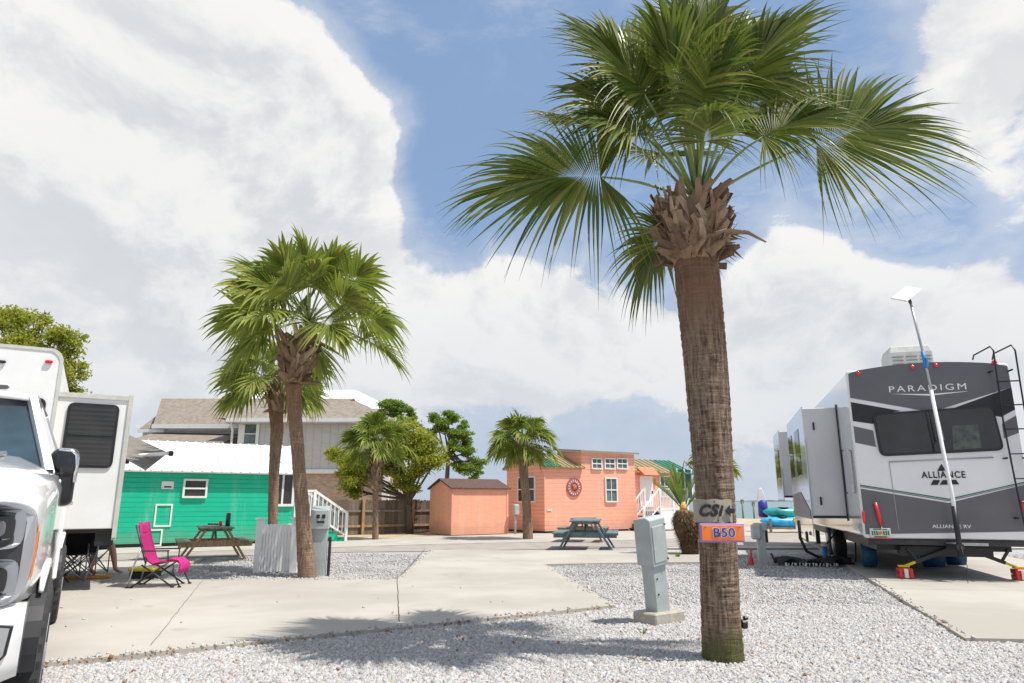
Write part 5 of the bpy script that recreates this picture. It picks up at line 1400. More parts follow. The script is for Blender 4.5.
# bed
mb = MB(); mb.box((CX, 4.38, .98), (W_-.02, 2.02, .92), bev=.03); mb.build('cargo_bed', 'truck_white', tk)
for s in (-1, 1):
    mb = MB(); mb.box((CX+s*.97, 5.35, 1.1), (.09, .10, .5), bev=.03); mb.build('tail_light', 'red_lens', tk)
mb = MB(); mb.box((CX, 5.5, .62), (1.9, .2, .24), bev=.04); mb.build('rear_bumper', 'chrome', tk)
# bumper : curved loft across x
mb = MB(); rings = []
for i in range(17):
    u = -1+2*i/16; x = CX+u*.985; cy = -1.10+.42*max(0, abs(u)-.62)**1.6*2.3; b0 = .50+.05*abs(u)**3
    p = [(cy+.02, .875), (cy-.055, .855), (cy-.085, .78), (cy-.07, .62), (cy-.03, b0), (cy+.12, b0-.01), (cy+.2, .86)]
    if abs(u) > .93: p = [(y+.03, z*.97+.02) for y, z in p]
    rings.append([V((x, y, z)) for y, z in p])
mb.loft(rings, 0, True); mb.build('front_bumper', 'truck_white', tk, bevel=.0).location = (0, 0, -.05)
for s in (-1, 1):
    mb = MB(); 
    q = [(.50, .74), (.88, .75), (.955, .73), (.945, .62), (.90, .57), (.50, .56)]
    def fy(u): return -1.10-.088+.42*max(0, abs(u)-.62)**1.6*2.3
    vs = [V((CX+s*u*.985, fy(u)-.008+(.012 if z < .60 else 0), z)) for u, z in q]; vs2 = [v+V((0, .05, 0)) for v in vs]
    n_ = len(vs); mb.add(vs+vs2, [tuple(range(n_))]+[(i, (i+1) % n_, n_+(i+1) % n_, n_+i) for i in range(n_)]); ip = mb.build('bumper_insert', 'silver', tk)
    # dark outline
    mb = MB(); c_ = sum(vs, V())/n_; o2 = [c_+(v-c_)*1.07+V((0, .006, 0)) for v in vs]; o3 = [v+V((0, .05, 0)) for v in o2]; mb.add(o2+o3, [tuple(range(n_))]+[(i, (i+1) % n_, n_+(i+1) % n_, n_+i) for i in range(n_)]); mb.build('insert_gasket', 'black', ip)
mb = MB(); mb.box((CX, -1.0, .50), (1.5, .25, .14), bev=.03); mb.build('air_dam', 'black', tk)
# grille
mb = MB(); mb.box((CX, -1.02, 1.09), (1.22, .10, .40), bev=.03); mb.build('grille', 'black', tk)
mb = MB()
for k in range(3): mb.box((CX, -1.085, .97+.12*k), (1.2, .05, .045), bev=.012)
for s in (-1, 1): mb.box((CX+s*.63, -1.07, 1.09), (.05, .09, .46), bev=.015)
mb.box((CX, -1.07, 1.305), (1.26, .09, .05), bev=.015); mb.build('grille_bar', 'chrome', tk)
def chaikin(p, n=2):
    for _ in range(n):
        q = []
        for i in range(len(p)):
            a, b = p[i], p[(i+1) % len(p)]
            q.append(tuple(a[k]*.75+b[k]*.25 for k in range(2))); q.append(tuple(a[k]*.25+b[k]*.75 for k in range(2)))
        p = q
    return p
# headlights: stacked pair in a C shaped chrome surround
for s in (-1, 1):
    hl = MB()
    def hp_(u, z, off=0):   # u outward 0..1 across headlight
        x = .660+.325*u; y = -1.06+.20*max(0, u-.35)**1.7*1.6-off
        return V((CX+s*x, y, z-.07))
    def plate_(mb, poly, off, th, mi=0):
        poly = chaikin(poly); vs = [hp_(u, z, off) for u, z in poly]; v2 = [hp_(u, z, off-th) for u, z in poly]; n = len(vs)
        mb.add(vs+v2, [tuple(range(n)), tuple(range(2*n-1, n-1, -1))]+[(i, (i+1) % n, n+(i+1) % n, n+i) for i in range(n)], mi)
    out_ = [(-.05, .885), (.55, .885), (.86, .90), (.97, .97), (1.0, 1.10), (.99, 1.24), (.92, 1.32), (.70, 1.355), (.3, 1.36), (-.05, 1.36)]
    plate_(hl, out_, .0, .16); ho = hl.build('headlight', mat('satin_chrome', (.55, .55, .57), .38, .7, var=.03), tk, bevel=.006)
    mb = MB(); cc_ = (.42, 1.125); inn = [(min(.86, u-.02), cc_[1]+(z-cc_[1])*.80) for u, z in out_]; plate_(mb, inn, .008, .02); mb.build('bezel', mat('bezel', (.05, .05, .055), .25, .3), ho)
    for zc in (1.005, 1.235):
        lp_ = [(-.2, zc-.095), (.60, zc-.095), (.84, zc-.085), (.86, zc), (.84, zc+.085), (.62, zc+.095), (-.2, zc+.095)]
        mb = MB(); plate_(mb, lp_, .022, .03); mb.build('lamp_surround', mat('lamp_silver', (.36, .37, .39), .35, .5, var=.04), ho)
        lp2 = [(.06+(u-.06)*.86, zc+(z-zc)*.66) for u, z in lp_]; mb = MB(); plate_(mb, lp2, .030, .02); mb.build('lamp', 'black_gloss', ho)
        lp3 = [(.10+(u-.10)*.72, zc+(z-zc)*.40) for u, z in lp_]; mb = MB(); plate_(mb, lp3, .040, .02); mb.build('lens', 'lens', ho)
    mb = MB(); plate_(mb, [(.985, .98), (1.01, 1.0), (1.025, 1.1), (1.015, 1.24), (.995, 1.26), (.995, 1.1)], -.02, .06); mb.build('side_marker', mat('amber', (.75, .22, .05), .25, coat=1), ho)
    # vertical white fender blade outside
# wheels
def wheel(x, y, s):
    mb = MB(); R0, Wd = .425, .28
    prof = [(-Wd/2+.02, R0*.66), (-Wd/2, R0*.80), (-Wd/2+.01, R0*.93), (-Wd/2+.045, R0*.985), (-.06, R0), (.06, R0), (Wd/2-.045, R0*.985), (Wd/2-.01, R0*.93), (Wd/2, R0*.80), (Wd/2-.02, R0*.66)]
    n = 60; rings = []
    for i in range(n):
        a = 6.2832*i/n; tr2 = 1 if i % 2 else .972
        rings.append([V((x+px_, y+math.cos(a)*r*(tr2 if r > .9*R0 else 1), R0+math.sin(a)*r*(tr2 if r > .9*R0 else 1))) for px_, r in prof])
    rings.append(rings[0]); mb.loft(rings, 0, False, cap=False, closed=False)
    for k in range(3):
        for i in range(n): # tread blocks
            if i % 2 == 0: continue
            a = 6.2832*(i+.5*k)/n; c = V((x-.07+.07*k, y+math.cos(a)*R0*1.005, R0+math.sin(a)*R0*1.005)); mb.box(c, (.045, .03, .03), rot=Matrix.Rotation(a, 4, 'X'))
    w_ = mb.build('wheel', 'rubber', tk, fix=False)
    mb = MB(); mb.tube([(x+s*.02, y, R0), (x+s*.10, y, R0)], [.18, .285], 28); mb.tube([(x+s*.08, y, R0), (x+s*.145, y, R0)], [.09, .07], 16)
    for k in range(8):
        a = k*.785; mb.beam((x+s*.12, y+math.cos(a)*.07, R0+math.sin(a)*.07), (x+s*.12, y+math.cos(a)*.27, R0+math.sin(a)*.27), .03, .05)
    mb.build('rim', 'silver', w_)
for yy in (0, 4.06):
    wheel(-.10, yy, 1); wheel(-W_+.10, yy, -1)
# wheel arches (dark liners + lips)
for yy in (0, 4.06):
    for s in (0, 1):
        xo = .0+.008 if s == 0 else -W_-.008
        mb = MB(); arc = [(yy+math.cos(R(a))*.53, .44+math.sin(R(a))*.50) for a in range(48, 134, 7)]
        mb.tube([(xo-(.02 if s == 0 else -.02), y, z) for y, z in arc], [.012+.014*math.sin(math.pi*k_/(len(arc)-1)) for k_ in range(len(arc))], 8); mb.build('arch_lip', 'truck_white', tk)
        mb = MB(); xx = xo-(.0 if s == 0 else -.0)
        pts = [(yy+math.cos(R(a))*.50, .44+math.sin(R(a))*.47) for a in range(0, 181, 10)]; mb.prism([(xo+(.006 if s == 0 else -.006), y, z) for y, z in pts], ((-.42 if s == 0 else .42), 0, 0)); mb.build('wheel_well', 'black', tk)
mb = MB(); mb.box((CX, 2.0, .52), (1.4, 6.0, .18)); mb.build('chassis', 'black', tk)
# towing mirrors
for s in (-1, 1):
    mb = MB(); bx_ = CX+s*.86
    mb.box((bx_+s*.05, 1.22, 1.36), (.26, .07, .055), bev=.015); mb.box((bx_+s*.05, 1.22, 1.50), (.26, .07, .055), bev=.015); mb.box((bx_+s*.01, 1.2, 1.43), (.06, .14, .22), bev=.02); mi_ = mb.build('mirror_arm', 'black', tk)
    mb = MB(); pf = rrect(bx_+s*.13-.085, bx_+s*.13+.095, 1.25, 1.66, .06, .05, 5)
    mb.loft([[V(((x-(bx_+s*.13))*k+(bx_+s*.13), yv, (z-1.46)*k+1.46)) for x, z in pf] for yv, k in ((1.10, .80), (1.13, .95), (1.20, 1), (1.29, 1), (1.30, .96))], 0, True); mm = mb.build('mirror_housing', 'black', mi_)
    mb = MB(); pf = rrect(bx_+s*.13-.075, bx_+s*.13+.10, 1.46, 1.67, .06, .02, 5); mb.loft([[V(((x-(bx_+s*.13))*k+(bx_+s*.13), yv, (z-1.56)*k+1.56)) for x, z in pf] for yv, k in ((1.088, .72), (1.11, .93), (1.19, 1.04), (1.24, 1.04))], 0, True); mb.build('mirror_cap', 'black_gloss', mi_); mb = MB(); ex_ = bx_+s*.13; mb.tube([(ex_-s*.03, 1.10, 1.655), (ex_+s*.05, 1.10, 1.65), (ex_+s*.085, 1.10, 1.62), (ex_+s*.095, 1.10, 1.55), (ex_+s*.09, 1.10, 1.42)], .014, 8); mb.build('mirror_trim', 'chrome', mi_)
# stickers, wipers, antenna fin, roof clearance lamps
mb = MB()
for xx in (CX-.5, CX-.15, CX, CX+.15, CX+.5): mb.box((xx, 1.72, 2.17), (.09, .07, .03), bev=.012)
mb.build('roof_lamp', 'lens', tk)
wn_ = (V(gt[1])-V(gb[1])).normalized()
def onws(u, v): # on windshield: u lateral -1..1, v 0..1
    a = V(gb[0]).lerp(V(gb[1]), (u+1)/2); b = V(gt[0]).lerp(V(gt[1]), (u+1)/2); return a.lerp(b, v)
nw = (V(gb[1])-V(gb[0])).cross(V(gt[0])-V(gb[0])).normalized()
def stick(name, u, v, w, h, m):
    c = onws(u, v); e1 = V((1, 0, 0)); e2 = (onws(u, v+.1)-c).normalized(); nn = e1.cross(e2)
    if nn.y > 0: nn = -nn
    mb = MB(); mb.add([c+nn*.006+e1*math.cos(a)*w+e2*math.sin(a)*h for a in [R(15*k) for k in range(24)]], [tuple(range(24))]); return mb.build(name, m, tk)
stick('sticker', .72, .10, .055, .022, 'trim'); stick('sticker', .62, .86, .028, .022, 'trim')
tk.scale = (K, K, K)
stx = thing

# ================================================================== FIFTH WHEEL ON THE RIGHT
RA = R(-17)
rv = thing('fifth_wheel_trailer', (6.19, 12.46, 0), RA, 'white and charcoal fifth wheel camper with open slide rooms and rear ladder', 'camper')
RL, RW = 11.5, 2.58
zt_ = LP(rv, 845, 372).z
print('RV corner local', LP(rv, 845, 372), LP(rv, 880, 545), LP(rv, 1016, 359))
pf = rrect(0, RW, .72, 3.68, .05, .05, 5, arch=.12)
mb = MB()
def rring(y, k, dz=0): return [V(((x-RW/2)*k+RW/2, y, (z-2.2)*k+2.2+dz)) for x, z in pf]
mb.loft([rring(-.0, .99), rring(.05, 1.0), rring(RL, 1.0)], 0, False); mb.build('body', 'rv_gloss', rv)
mb = MB(); mb.loft([rring(-.05, .988), rring(-.035, .996), rring(.0, 1.004), rring(.06, 1.004)], 0, False); cap = mb.build('rear_cap', 'rv_white', rv)
YC_ = -.05
def rp(px, py, dy=0):
    p = LP(rv, px, py, YC_); return V((p.x, YC_-dy, p.z))
def clampx(p): return V((min(max(p.x, .018), RW-.018), p.y, p.z))
def decal(name, pxs, m, dy=.003, th=.003, parent=None):
    mb = MB(); pts = [clampx(rp(x, y, dy)) for x, y in pxs]; mb.prism(pts, (0, -th, 0)); return mb.build(name, m, parent or rv)
# top charcoal band follows the arched roofline
topz = lambda x: 2.2+(3.68-2.2)*.988+.115*(1-((x-RW/2)/(RW/2))**2)-.005
l_ = clampx(rp(846, 398)); m1 = rp(922, 410.5); m2 = rp(941, 409); r_ = clampx(rp(1016, 387))
xs_ = [RW-.03-(RW-.06)*i/14 for i in range(15)]
mb = MB(); poly = [l_, m1, m2, V((RW-.018, YC_, r_.z))]+[V((xx, YC_, topz(xx)-(.03 if i in (0, 14) else 0))) for i, xx in enumerate(xs_)]
mb.prism([V((p.x, YC_-.003, p.z)) for p in poly], (0, -.003, 0)); mb.build('upper_graphic', 'charcoal', rv)
RX = 1030
decal('side_graphic', [(840, 402.5), (901, 411), (880, 414), (873, 424), (840, 421.5)], 'black', .003)
decal('side_graphic', [(955, 407.6), (RX, 386.5), (RX, 409), (1001, 417)], 'black', .003)
decal('side_graphic', [(840, 426.5), (873, 430.5), (876, 447), (840, 443)], 'charcoal', .003)
decal('side_graphic', [(1002, 423.5), (RX, 415), (RX, 432.5), (1004, 438.5)], 'charcoal', .003)
decal('lower_graphic', [(840, 485.5), (859.5, 488.7), (948.6, 503), (RX, 484), (RX, 531.5), (840, 534)], 'charcoal', .003)
decal('pinstripe', [(856, 484.6), (948.6, 498.6), (RX, 481), (RX, 482), (948.6, 499.8), (856, 485.8)], 'plate_green', .003)
decal('pinstripe', [(857, 486.2), (948.6, 500.4), (RX, 482.6), (RX, 483.2), (948.6, 501.2), (857, 487.0)], 'charcoal', .003)
# window
def rrpx(x0, y0, x1, y1, x2, y2, x3, y3, r=.1):
    """rounded quad from 4 px corners (tl, tr, br, bl)"""
    P = [rp(x0, y0), rp(x1, y1), rp(x2, y2), rp(x3, y3)]; o = []
    for i in range(4):
        p = P[i]; a = (P[i-1]-p).normalized()*r; b = (P[(i+1) % 4]-p).normalized()*r
        for k in range(6):
            t = k/5; o.append((p+a)*(1-t)**2+p*2*t*(1-t)+(p+b)*t*t)
    return o
q = rrpx(872, 414, 992, 405.3, 1004, 450.5, 880, 456.6, .12)
mb = MB(); mb.prism([V((p.x, YC_-.004, p.z)) for p in q], (0, -.03, 0)); wf = mb.build('window', 'black', rv)
q2 = rrpx(874.5, 416, 990.5, 407.5, 1001, 448.5, 882, 454, .09)
mb = MB(); mb.prism([V((p.x, YC_-.036, p.z)) for p in q2], (0, -.003, 0)); mb.build('pane', 'glass', wf)
q3 = [rp(951, 426), rp(977, 424.5), rp(981, 448), rp(953, 450)]
mb = MB(); mb.prism([V((p.x, YC_-.040, p.z)) for p in q3], (0, -.002, 0)); mb.build('opaque_blind', mat('blind', (.07, .085, .07), .3, var=.4, vs=9), wf)
def rod_px(a, b, r, dy, m, name, parent=None):
    mb = MB(); mb.tube([rp(*a, dy), rp(*b, dy)], r, 6); return mb.build(name, m, parent or rv)
rod_px((889, 462), (993, 457.5), .012, .012, 'silver', 'access_panel_rail')
rod_px((889, 462), (897.5, 521), .006, .006, 'silver', 'access_panel_edge')
rod_px((897.5, 521), (899, 530), .006, .006, 'silver', 'access_panel_edge')
for (x, y) in ((858, 373.5), (912, 367.5), (935.7, 365.6), (994, 362.5)):
    c = rp(x, y, .02); mb = MB(); mb.tube([c+V((0, .03, 0)), c+V((0, -.012, 0)), c+V((0, -.022, 0))], [.042, .04, .015], 14); mb.build('marker_light', 'red_lens', rv)
def rtext(name, s, x0, x1, y, hpx, m, dy=.008, **k):
    a = rp(x0, y, dy); b = rp(x1, y, dy); o = text(name, s, hpx, rv, ((a.x+b.x)/2, a.y, a.z), (R(90), math.atan2(-(0), 1), 0), m, .0015, **k)
    bpy.context.view_layer.update(); wd = o.dimensions.x; o.scale = ((b.x-a.x)/max(wd, .01), 1, 1); return o
def slope(o, a, b): o.rotation_euler = (R(90), -math.atan2(b.z-a.z, b.x-a.x), 0)
o = rtext('lettering', 'PARADIGM', 889, 966.5, 389.8, .155, 'white_paint', space=1.3)
mb = MB(); mb.prism([rp(890, 394, .008), rp(930, 395.8, .008), rp(967, 391.5, .008), rp(967, 391.2, .008), rp(930, 394, .008)], (0, -.003, 0)); mb.build('lettering_underline', 'white_paint', rv)
o = rtext('lettering', 'ALLIANCE', 921.5, 965.5, 475.3, .155, 'black', offset=.003, space=1.15)
decal('logo_mark', [(937, 471), (945.8, 471), (941.4, 463.8)], 'black', .006)
decal('logo_mark', [(930.5, 485), (937.5, 485), (940, 480), (933.2, 480)], 'black', .006)
decal('logo_mark', [(939.5, 484.8), (950.5, 484.6), (947.8, 480), (942.8, 480)], 'black', .006)
decal('logo_mark', [(952.5, 484.6), (959, 484.4), (956, 479.8), (950, 480)], 'black', .006)
o = rtext('lettering', 'ALLIANCE RV', 932, 971, 526.4, .085, 'white_paint', dy=.010, offset=.001)
# plate
c = rp(880, 533, .03); mb = MB(); mb.box(c, (.33, .012, .165), bev=.012); pl = mb.build('licence_plate', 'plate', rv)
mb = MB(); mb.box(c+V((0, -.008, .065)), (.22, .004, .018)); mb.box(c+V((0, -.008, -.062)), (.20, .004, .02))
for k, xx in enumerate((-.125, -.09, -.055, .055, .09, .125)): mb.box(c+V((xx, -.008, 0)), (.022, .004, .07))
mb.build('plate_lettering', 'plate_green', pl)
mb = MB(); mb.tube([c+V((-.015, -.006, -.005)), c+V((-.015, -.011, -.005))], .026, 12); mb.tube([c+V((.02, -.006, .01)), c+V((.02, -.011, .01))], .022, 12); mb.build('plate_emblem', 'plate_orange', pl)
mb = MB(); mb.box(c+V((0, -.01, -.088)), (.33, .02, .018)); mb.build('plate_frame', 'red', pl)
mb = MB(); mb.tube([rp(874.8, 502.5, .04), rp(877.5, 514, .045), rp(881, 525.5, .04)], [.030, .034, .026], 10); mb.build('reflector_flag', 'red', rv)
mb = MB(); mb.tube([rp(881, 525.5, .04), rp(881.5, 530, .04)], [.012, .012], 8); mb.build('flag_mount', 'chrome', rv)
for (x, y) in ((860.5, 517), (1023.5, 507)):
    c = rp(x, y, .02); mb = MB(); mb.box(clampx(c), (.06, .04, .20), bev=.015); mb.build('tail_light', 'red_lens', rv)
# ladder
def tpx(pts, r, m, name, parent=None, dy=.12, n=8):
    mb = MB(); mb.tube([rp(x, y, dy if len(pt) < 3 else pt[2]) for pt in pts for x, y in [pt[:2]]], r, n); return mb.build(name, m, parent or rv)
def ladder():
    rt = MB(); rt.tube([rp(977.5, 357, -.25), rp(977.5, 353, -.2), rp(987.5, 348, .12), rp(990.5, 352, .14), rp(996, 391, .14), rp(1000, 421, .14), rp(1011, 477, .14), rp(1016.5, 503, .14), rp(1022, 526, .12)], .014, 8)
    rt.tube([rp(997.5, 357, -.25), rp(997.5, 351.5, -.2), rp(1008.5, 346.5, .12), rp(1012, 352, .14), rp(1018, 391, .14), rp(1023, 421, .14), rp(1034, 477, .14), rp(1040, 503, .14), rp(1045, 526, .12)], .014, 8)
    o = rt.build('ladder', 'black', rv)
    for (x0, y0, x1, y1) in ((993.5, 383, 1016, 382), (998, 406.5, 1020.5, 405.5), (1001, 430, 1024.5, 429.5), (1006, 454.5, 1029.5, 454), (1012, 479, 1035, 478.5), (1017, 503, 1040, 502.5)):
        mb = MB(); mb.beam(rp(x0, y0, .14), rp(x1, y1, .14), .05, .018); mb.build('rung', 'black', o)
    for (x, y) in ((988.5, 372.5), (1008.5, 371), (1003.5, 458.5), (1023, 458), (1014.5, 518)):
        mb = MB(); mb.tube([rp(x, y, -.01), rp(x+.6, y, .14)], .016, 8); mb.build('standoff', 'black', o)
ladder()
# AC unit
a = rp(889, 363); b = rp(935, 363)
YAC = 1.6
pa = LP(rv, 890, 364, YAC); pb2 = LP(rv, 935, 364, YAC); ptop = LP(rv, 912, 345, YAC)
acx = (pa.x+pb2.x)/2; acw = (pb2.x-pa.x); z0a = 3.68+.08
mb = MB(); hh2 = max(.28, ptop.z-z0a); mb.loft([[V((acx+sx*acw/2*k, YAC+.4+sy*.42*k2, z)) for sx, sy in ((-1, -1), (1, -1), (1, 1), (-1, 1))] for z, k, k2 in ((z0a, 1, 1), (z0a+hh2*.8, .97, .96), (z0a+hh2, .86, .85))], 0, False)
ac = mb.build('air_conditioner', 'beige_plastic', rv, bevel=.02)
mb = MB()
for i in range(3):
    for j in range(6): mb.box((acx-acw*.31+acw*.31*i, YAC-.014, z0a+.07+j*hh2*.11), (acw*.25, .02, .018))
mb.build('vent_louvre', mat('louvre', (.22, .22, .20), .6), ac)
# bumper, frame, underbody
mb = MB(); mb.box((RW/2, .03, .66), (RW-.1, .12, .10), bev=.01); mb.build('bumper', 'dark_metal', rv)
mb = MB(); mb.box((RW/2, RL/2-.3, .60), (RW-.5, RL-1.4, .20)); mb.box((RW/2, .35, .50), (1.4, .3, .16)); mb.build('chassis', 'black', rv)
mb = MB(); mb.box((1.55, -.045, .64), (.62, .02, .05)); mb.build('bumper_sewer_tube', 'grey_metal', rv)
for s in (.2, RW-.2):
    for k, yy in enumerate((4.6, 5.55)):
        mb = MB(); mb.tube([(s-.12, yy, .385), (s-.10, yy, .385), (s+.10, yy, .385), (s+.12, yy, .385)], [.35, .38, .38, .35], 26); wl = mb.build('wheel', 'rubber', rv)
        mb = MB(); mb.tube([(s-.135, yy, .385), (s+.135, yy, .385)], .2, 18); mb.build('rim', 'silver', wl)
for (s, yy, w_) in ((.35, 1.9, .24), (1.55, 2.2, .34), (2.1, 2.8, .30)):
    mb = MB(); mb.tube([(s-w_/2, yy, .30), (s+w_/2, yy, .30)], [.22, .22], 20)
    for i in range(10):
        pass
    mb.build('blue_tank', 'blue_cover', rv)
for (s, sg) in ((.62, -1), (RW-.18, 1)):
    foot = V((s, .0, .26)); pass
def jack(px, py, pyt, side):
    g_ = G(px, py, PADZ); loc = W2L(rv, g_)
    bl = MB(); 
    for k in range(2): bl.box((0, -.03+.0*k, .045+.09*k), (.22, .24, .085), bev=.012)
    for sx in (-1, 1): bl.box((sx*.08, -.155, .09), (.05, .02, .16), bev=.006)
    o = tag(bl.build('levelling_block', 'red'), 'red stacked levelling block under the %s jack of the camper' % side, 'levelling block', 'red levelling blocks'); o.location = (g_.x, g_.y, PADZ); o.rotation_euler = (0, 0, RA)
    mb = MB(); mb.box((0, -.155, .09), (.06, .024, .15)); mb.build('pale_label', 'trim', o)
    top = V((loc.x, loc.y, PADZ+.19)); sg = 1 if side == 'left' else -1
    mb = MB(); mid = top+V((sg*.24, 0, .10)); mb.beam(top, mid, .035, .04); mb.box(top+V((0, 0, .01)), (.16, .14, .03)); j = mb.build('stabiliser_jack', 'yellow', rv)
    mb = MB(); mb.beam(mid-V((sg*.05, 0, .02)), top+V((sg*.80, 0, .33)), .055, .06); mb.beam(top+V((sg*.10, .02, .30)), mid, .03, .04); mb.build('jack_arm', 'black', j)
jack(905, 578, 0, 'left'); jack(1021, 580, 0, 'right')
# slides
def slide(y0, y1, dx, z0, z1, skirt):
    mb = MB(); mb.box((-dx/2+.01, (y0+y1)/2, (z0+z1)/2), (dx+.02, y1-y0, z1-z0), bev=.01); o = mb.build('slide_room', 'rv_slide', rv)
    mb = MB(); mb.box((-dx-.012, (y0+y1)/2, (z0+z1)/2-skirt/2), (.02, y1-y0+.06, z1-z0+skirt+.08), bev=.004); mb.build('slide_side', 'rv_gloss', o)
    mb = MB(); mb.box((.03, y0-.04, (z0+z1)/2), (.10, .05, z1-z0+.10)); mb.box((-dx/2, y0-.008, z0+.02), (dx-.02, .02, .05)); mb.build('slide_seal', 'black', o)
    return o
s1_ = slide(1.55, 5.2, .64, 1.02, 3.22, .32)
a = LPX(rv, 800, 450, -.73)
for (yy, z0, z1, m) in ((3.0, 1.9, 2.9, 'glass'), (4.6, 1.9, 2.9, 'glass')):
    mb = MB(); mb.box((-.665, yy, (z0+z1)/2), (.012, .9, z1-z0), bev=.003); mb.build('window', m, s1_)
for z in (1.35, 2.85): 
    mb = MB(); mb.box((-.46, 1.535, z), (.035, .04, .16), bev=.008); mb.build('slide_latch', 'dark_metal', s1_)
s2_ = slide(7.4, 9.6, .70, 1.45, 3.30, .05)
mb = MB(); mb.box((-.725, 8.5, 2.4), (.02, 1.2, .8), bev=.003); mb.build('window', 'glass', s2_)
# side graphics on body and slide (charcoal sweeps)
mb = MB(); mb.prism([(-.669, 1.6, 1.0), (-.669, 5.1, 1.0), (-.669, 5.1, 1.5), (-.669, 3.2, 1.55), (-.669, 1.6, 1.15)], (-.002, 0, 0)); mb.build('side_graphic', 'charcoal', s1_)
mb = MB()
for yy, zz in ((2.4, .62),): mb.box((-.70, yy, zz), (.05, .12, .22), bev=.02)
mb.build('slide_foot', 'dark_metal', s1_)
mb = MB(); mb.tube([(-.05, .9, 1.5), (-.09, .9, 1.5), (-.09, .9, 2.3), (-.05, .9, 2.3)], .02, 6); mb.build('grab_handle', 'black', rv)
# front overhang of the fifth wheel + landing gear
for s in (.4, RW-.4):
    mb = MB(); mb.box((s, 10.4, .45), (.12, .12, .86)); mb.box((s, 10.4, .03), (.25, .25, .05)); mb.build('landing_leg', 'dark_metal', rv)

# dish on mast
qd = Matrix.Rotation(RA, 3, 'Z')
dz = rv.location+qd @ V((1.35, -.32, 0)); YD = dz.y
pts_ = [D(960, 550, YD), D(953, 500, YD), D(943, 440, YD), D(931, 390, YD), D(921, 345, YD), D(910.5, 303, YD)]
dm = thing('dish_mast', (pts_[0].x, pts_[0].y, 0), 0, 'tall telescopic mast carrying a flat white dish behind the camper', 'antenna mast')
rel = [p-V(dm.location) for p in pts_]
mb = MB(); mb.tube([rel[0], rel[1], rel[3]], .032, 10); mb.build('lower_pole', 'rail_white', dm)
mb = MB(); mb.tube([rel[2], rel[4], rel[5]], .022, 10); mb.build('upper_pole', 'silver', dm)
mb = MB(); mb.tube([rel[0]+V((0, 0, -.1)), rel[0].lerp(rel[1], 1.0)+V((.0, 0, -.1))], .042, 10); mb.build('base_sleeve', 'black', dm)
for f in (.38,):
    mb = MB(); c = rel[3].lerp(rel[4], f+.1); d_ = (rel[4]-rel[3]).normalized(); mb.tube([c, c+d_*.30], .032, 10); mb.box(c+V((0, -.045, .1)), (.03, .03, .16)); mb.build('clamp', 'blue', dm)
mb = MB(); mb.tube([rel[5], rel[5]+V((-.03, 0, .14))], .028, 10); mb.build('dish_neck', 'black', dm)
dc = rel[5]+V((-.05, 0, .17)); mb = MB(); rm_ = Matrix.Rotation(R(-22), 4, 'Y') @ Matrix.Rotation(R(38), 4, 'X') @ Matrix.Rotation(R(20), 4, 'Z'); mb.box(dc, (.50, .30, .03), rot=rm_, bev=.012); mb.build('dish', 'white_paint', dm)
mb = MB(); mb.tube([rel[0]+V((0, -.03, .1)), rel[0]+V((.03, -.08, -.25)), rel[0]+V((-.02, -.1, -.42)), rel[0]+V((.01, -.1, -.60))], .005, 5); mb.build('cable', 'dark_metal', dm)
mb = MB(); mb.box(rel[0]+V((0, .12, .05)), (.12, .30, .08)); mb.build('mount', 'dark_metal', dm)

# hitch rug, hoses, water filter etc. beside the camper
g0_ = G(735, 568); g1_ = G(800, 570)
mb = MB()
for j in range(1):
    nx, ny = 26, 8; vs = []; fs = []
    for i in range(nx+1):
        for k in range(ny+1):
            vs.append((i*.06, k*.055, .03+.16*abs(math.sin(i*.37+k*.4))*(.3+.7*abs(math.sin(k*.5+i*.2)))))
    for i in range(nx):
        for k in range(ny): a = i*(ny+1)+k; fs.append((a, a+1, a+ny+2, a+ny+1))
    mb.add(vs, fs, 0, True)
gg = G(779, 567); o = tag(mb.build('rug', 'black_fabric'), 'crumpled black rug with pale lettering on the gravel by the camper', 'rug'); o.location = (gg.x, gg.y, 0); o.rotation_euler = (0, 0, R(-4)); md = o.modifiers.new('t', 'SOLIDIFY'); md.thickness = .012
mb = MB()
for i in range(16): mb.box((.14+.07*i+random.uniform(-.01, .01), -.012, .055+random.uniform(-.008, .008)), (.018 if i % 3 else .045, .008, .05 if i % 2 else .07), rot=Matrix.Rotation(random.uniform(-.4, .4), 4, 'Y'))
mb.build('pale_print', 'trim', o)
gg = G(775, 565)
mb = MB(); pts = [(0, 0, .25), (.05, -.05, .08), (.4, -.15, .03), (.9, -.2, .03), (1.4, 0, .03), (1.9, .2, .04), (2.0, .3, .5), (1.95, .4, .8)]
pp = []
for i in range(len(pts)-1):
    for k in range(5): pp.append(V(pts[i]).lerp(V(pts[i+1]), k/5))
mb.tube(pp, .022, 8); o = tag(mb.build('power_cord', 'black'), 'black power cord running from the utility post to the camper', 'cord'); o.location = (gg.x-.1, gg.y-.1, 0)
gg = G(826, 563); mb = MB(); mb.tube([(0, 0, 0), (0, 0, .36)], [.06, .06], 12); o = tag(mb.build('water_filter', 'blue'), 'blue water filter canister standing beside the camper wheel', 'water filter'); o.location = (gg.x, gg.y, 0)
mb = MB(); mb.tube([(0, 0, .36), (0, 0, .42)], .07, 12); mb.build('cap', 'trim', o)
mb = MB(); mb.box((0, 0, .012), (.34, .2, .024)); mb.build('base', 'yellow', o)
mb = MB(); mb.tube([(.05, 0, .40), (.3, .1, .62), (.5, .4, .75)], .018, 8); mb.build('hose', 'black', o)
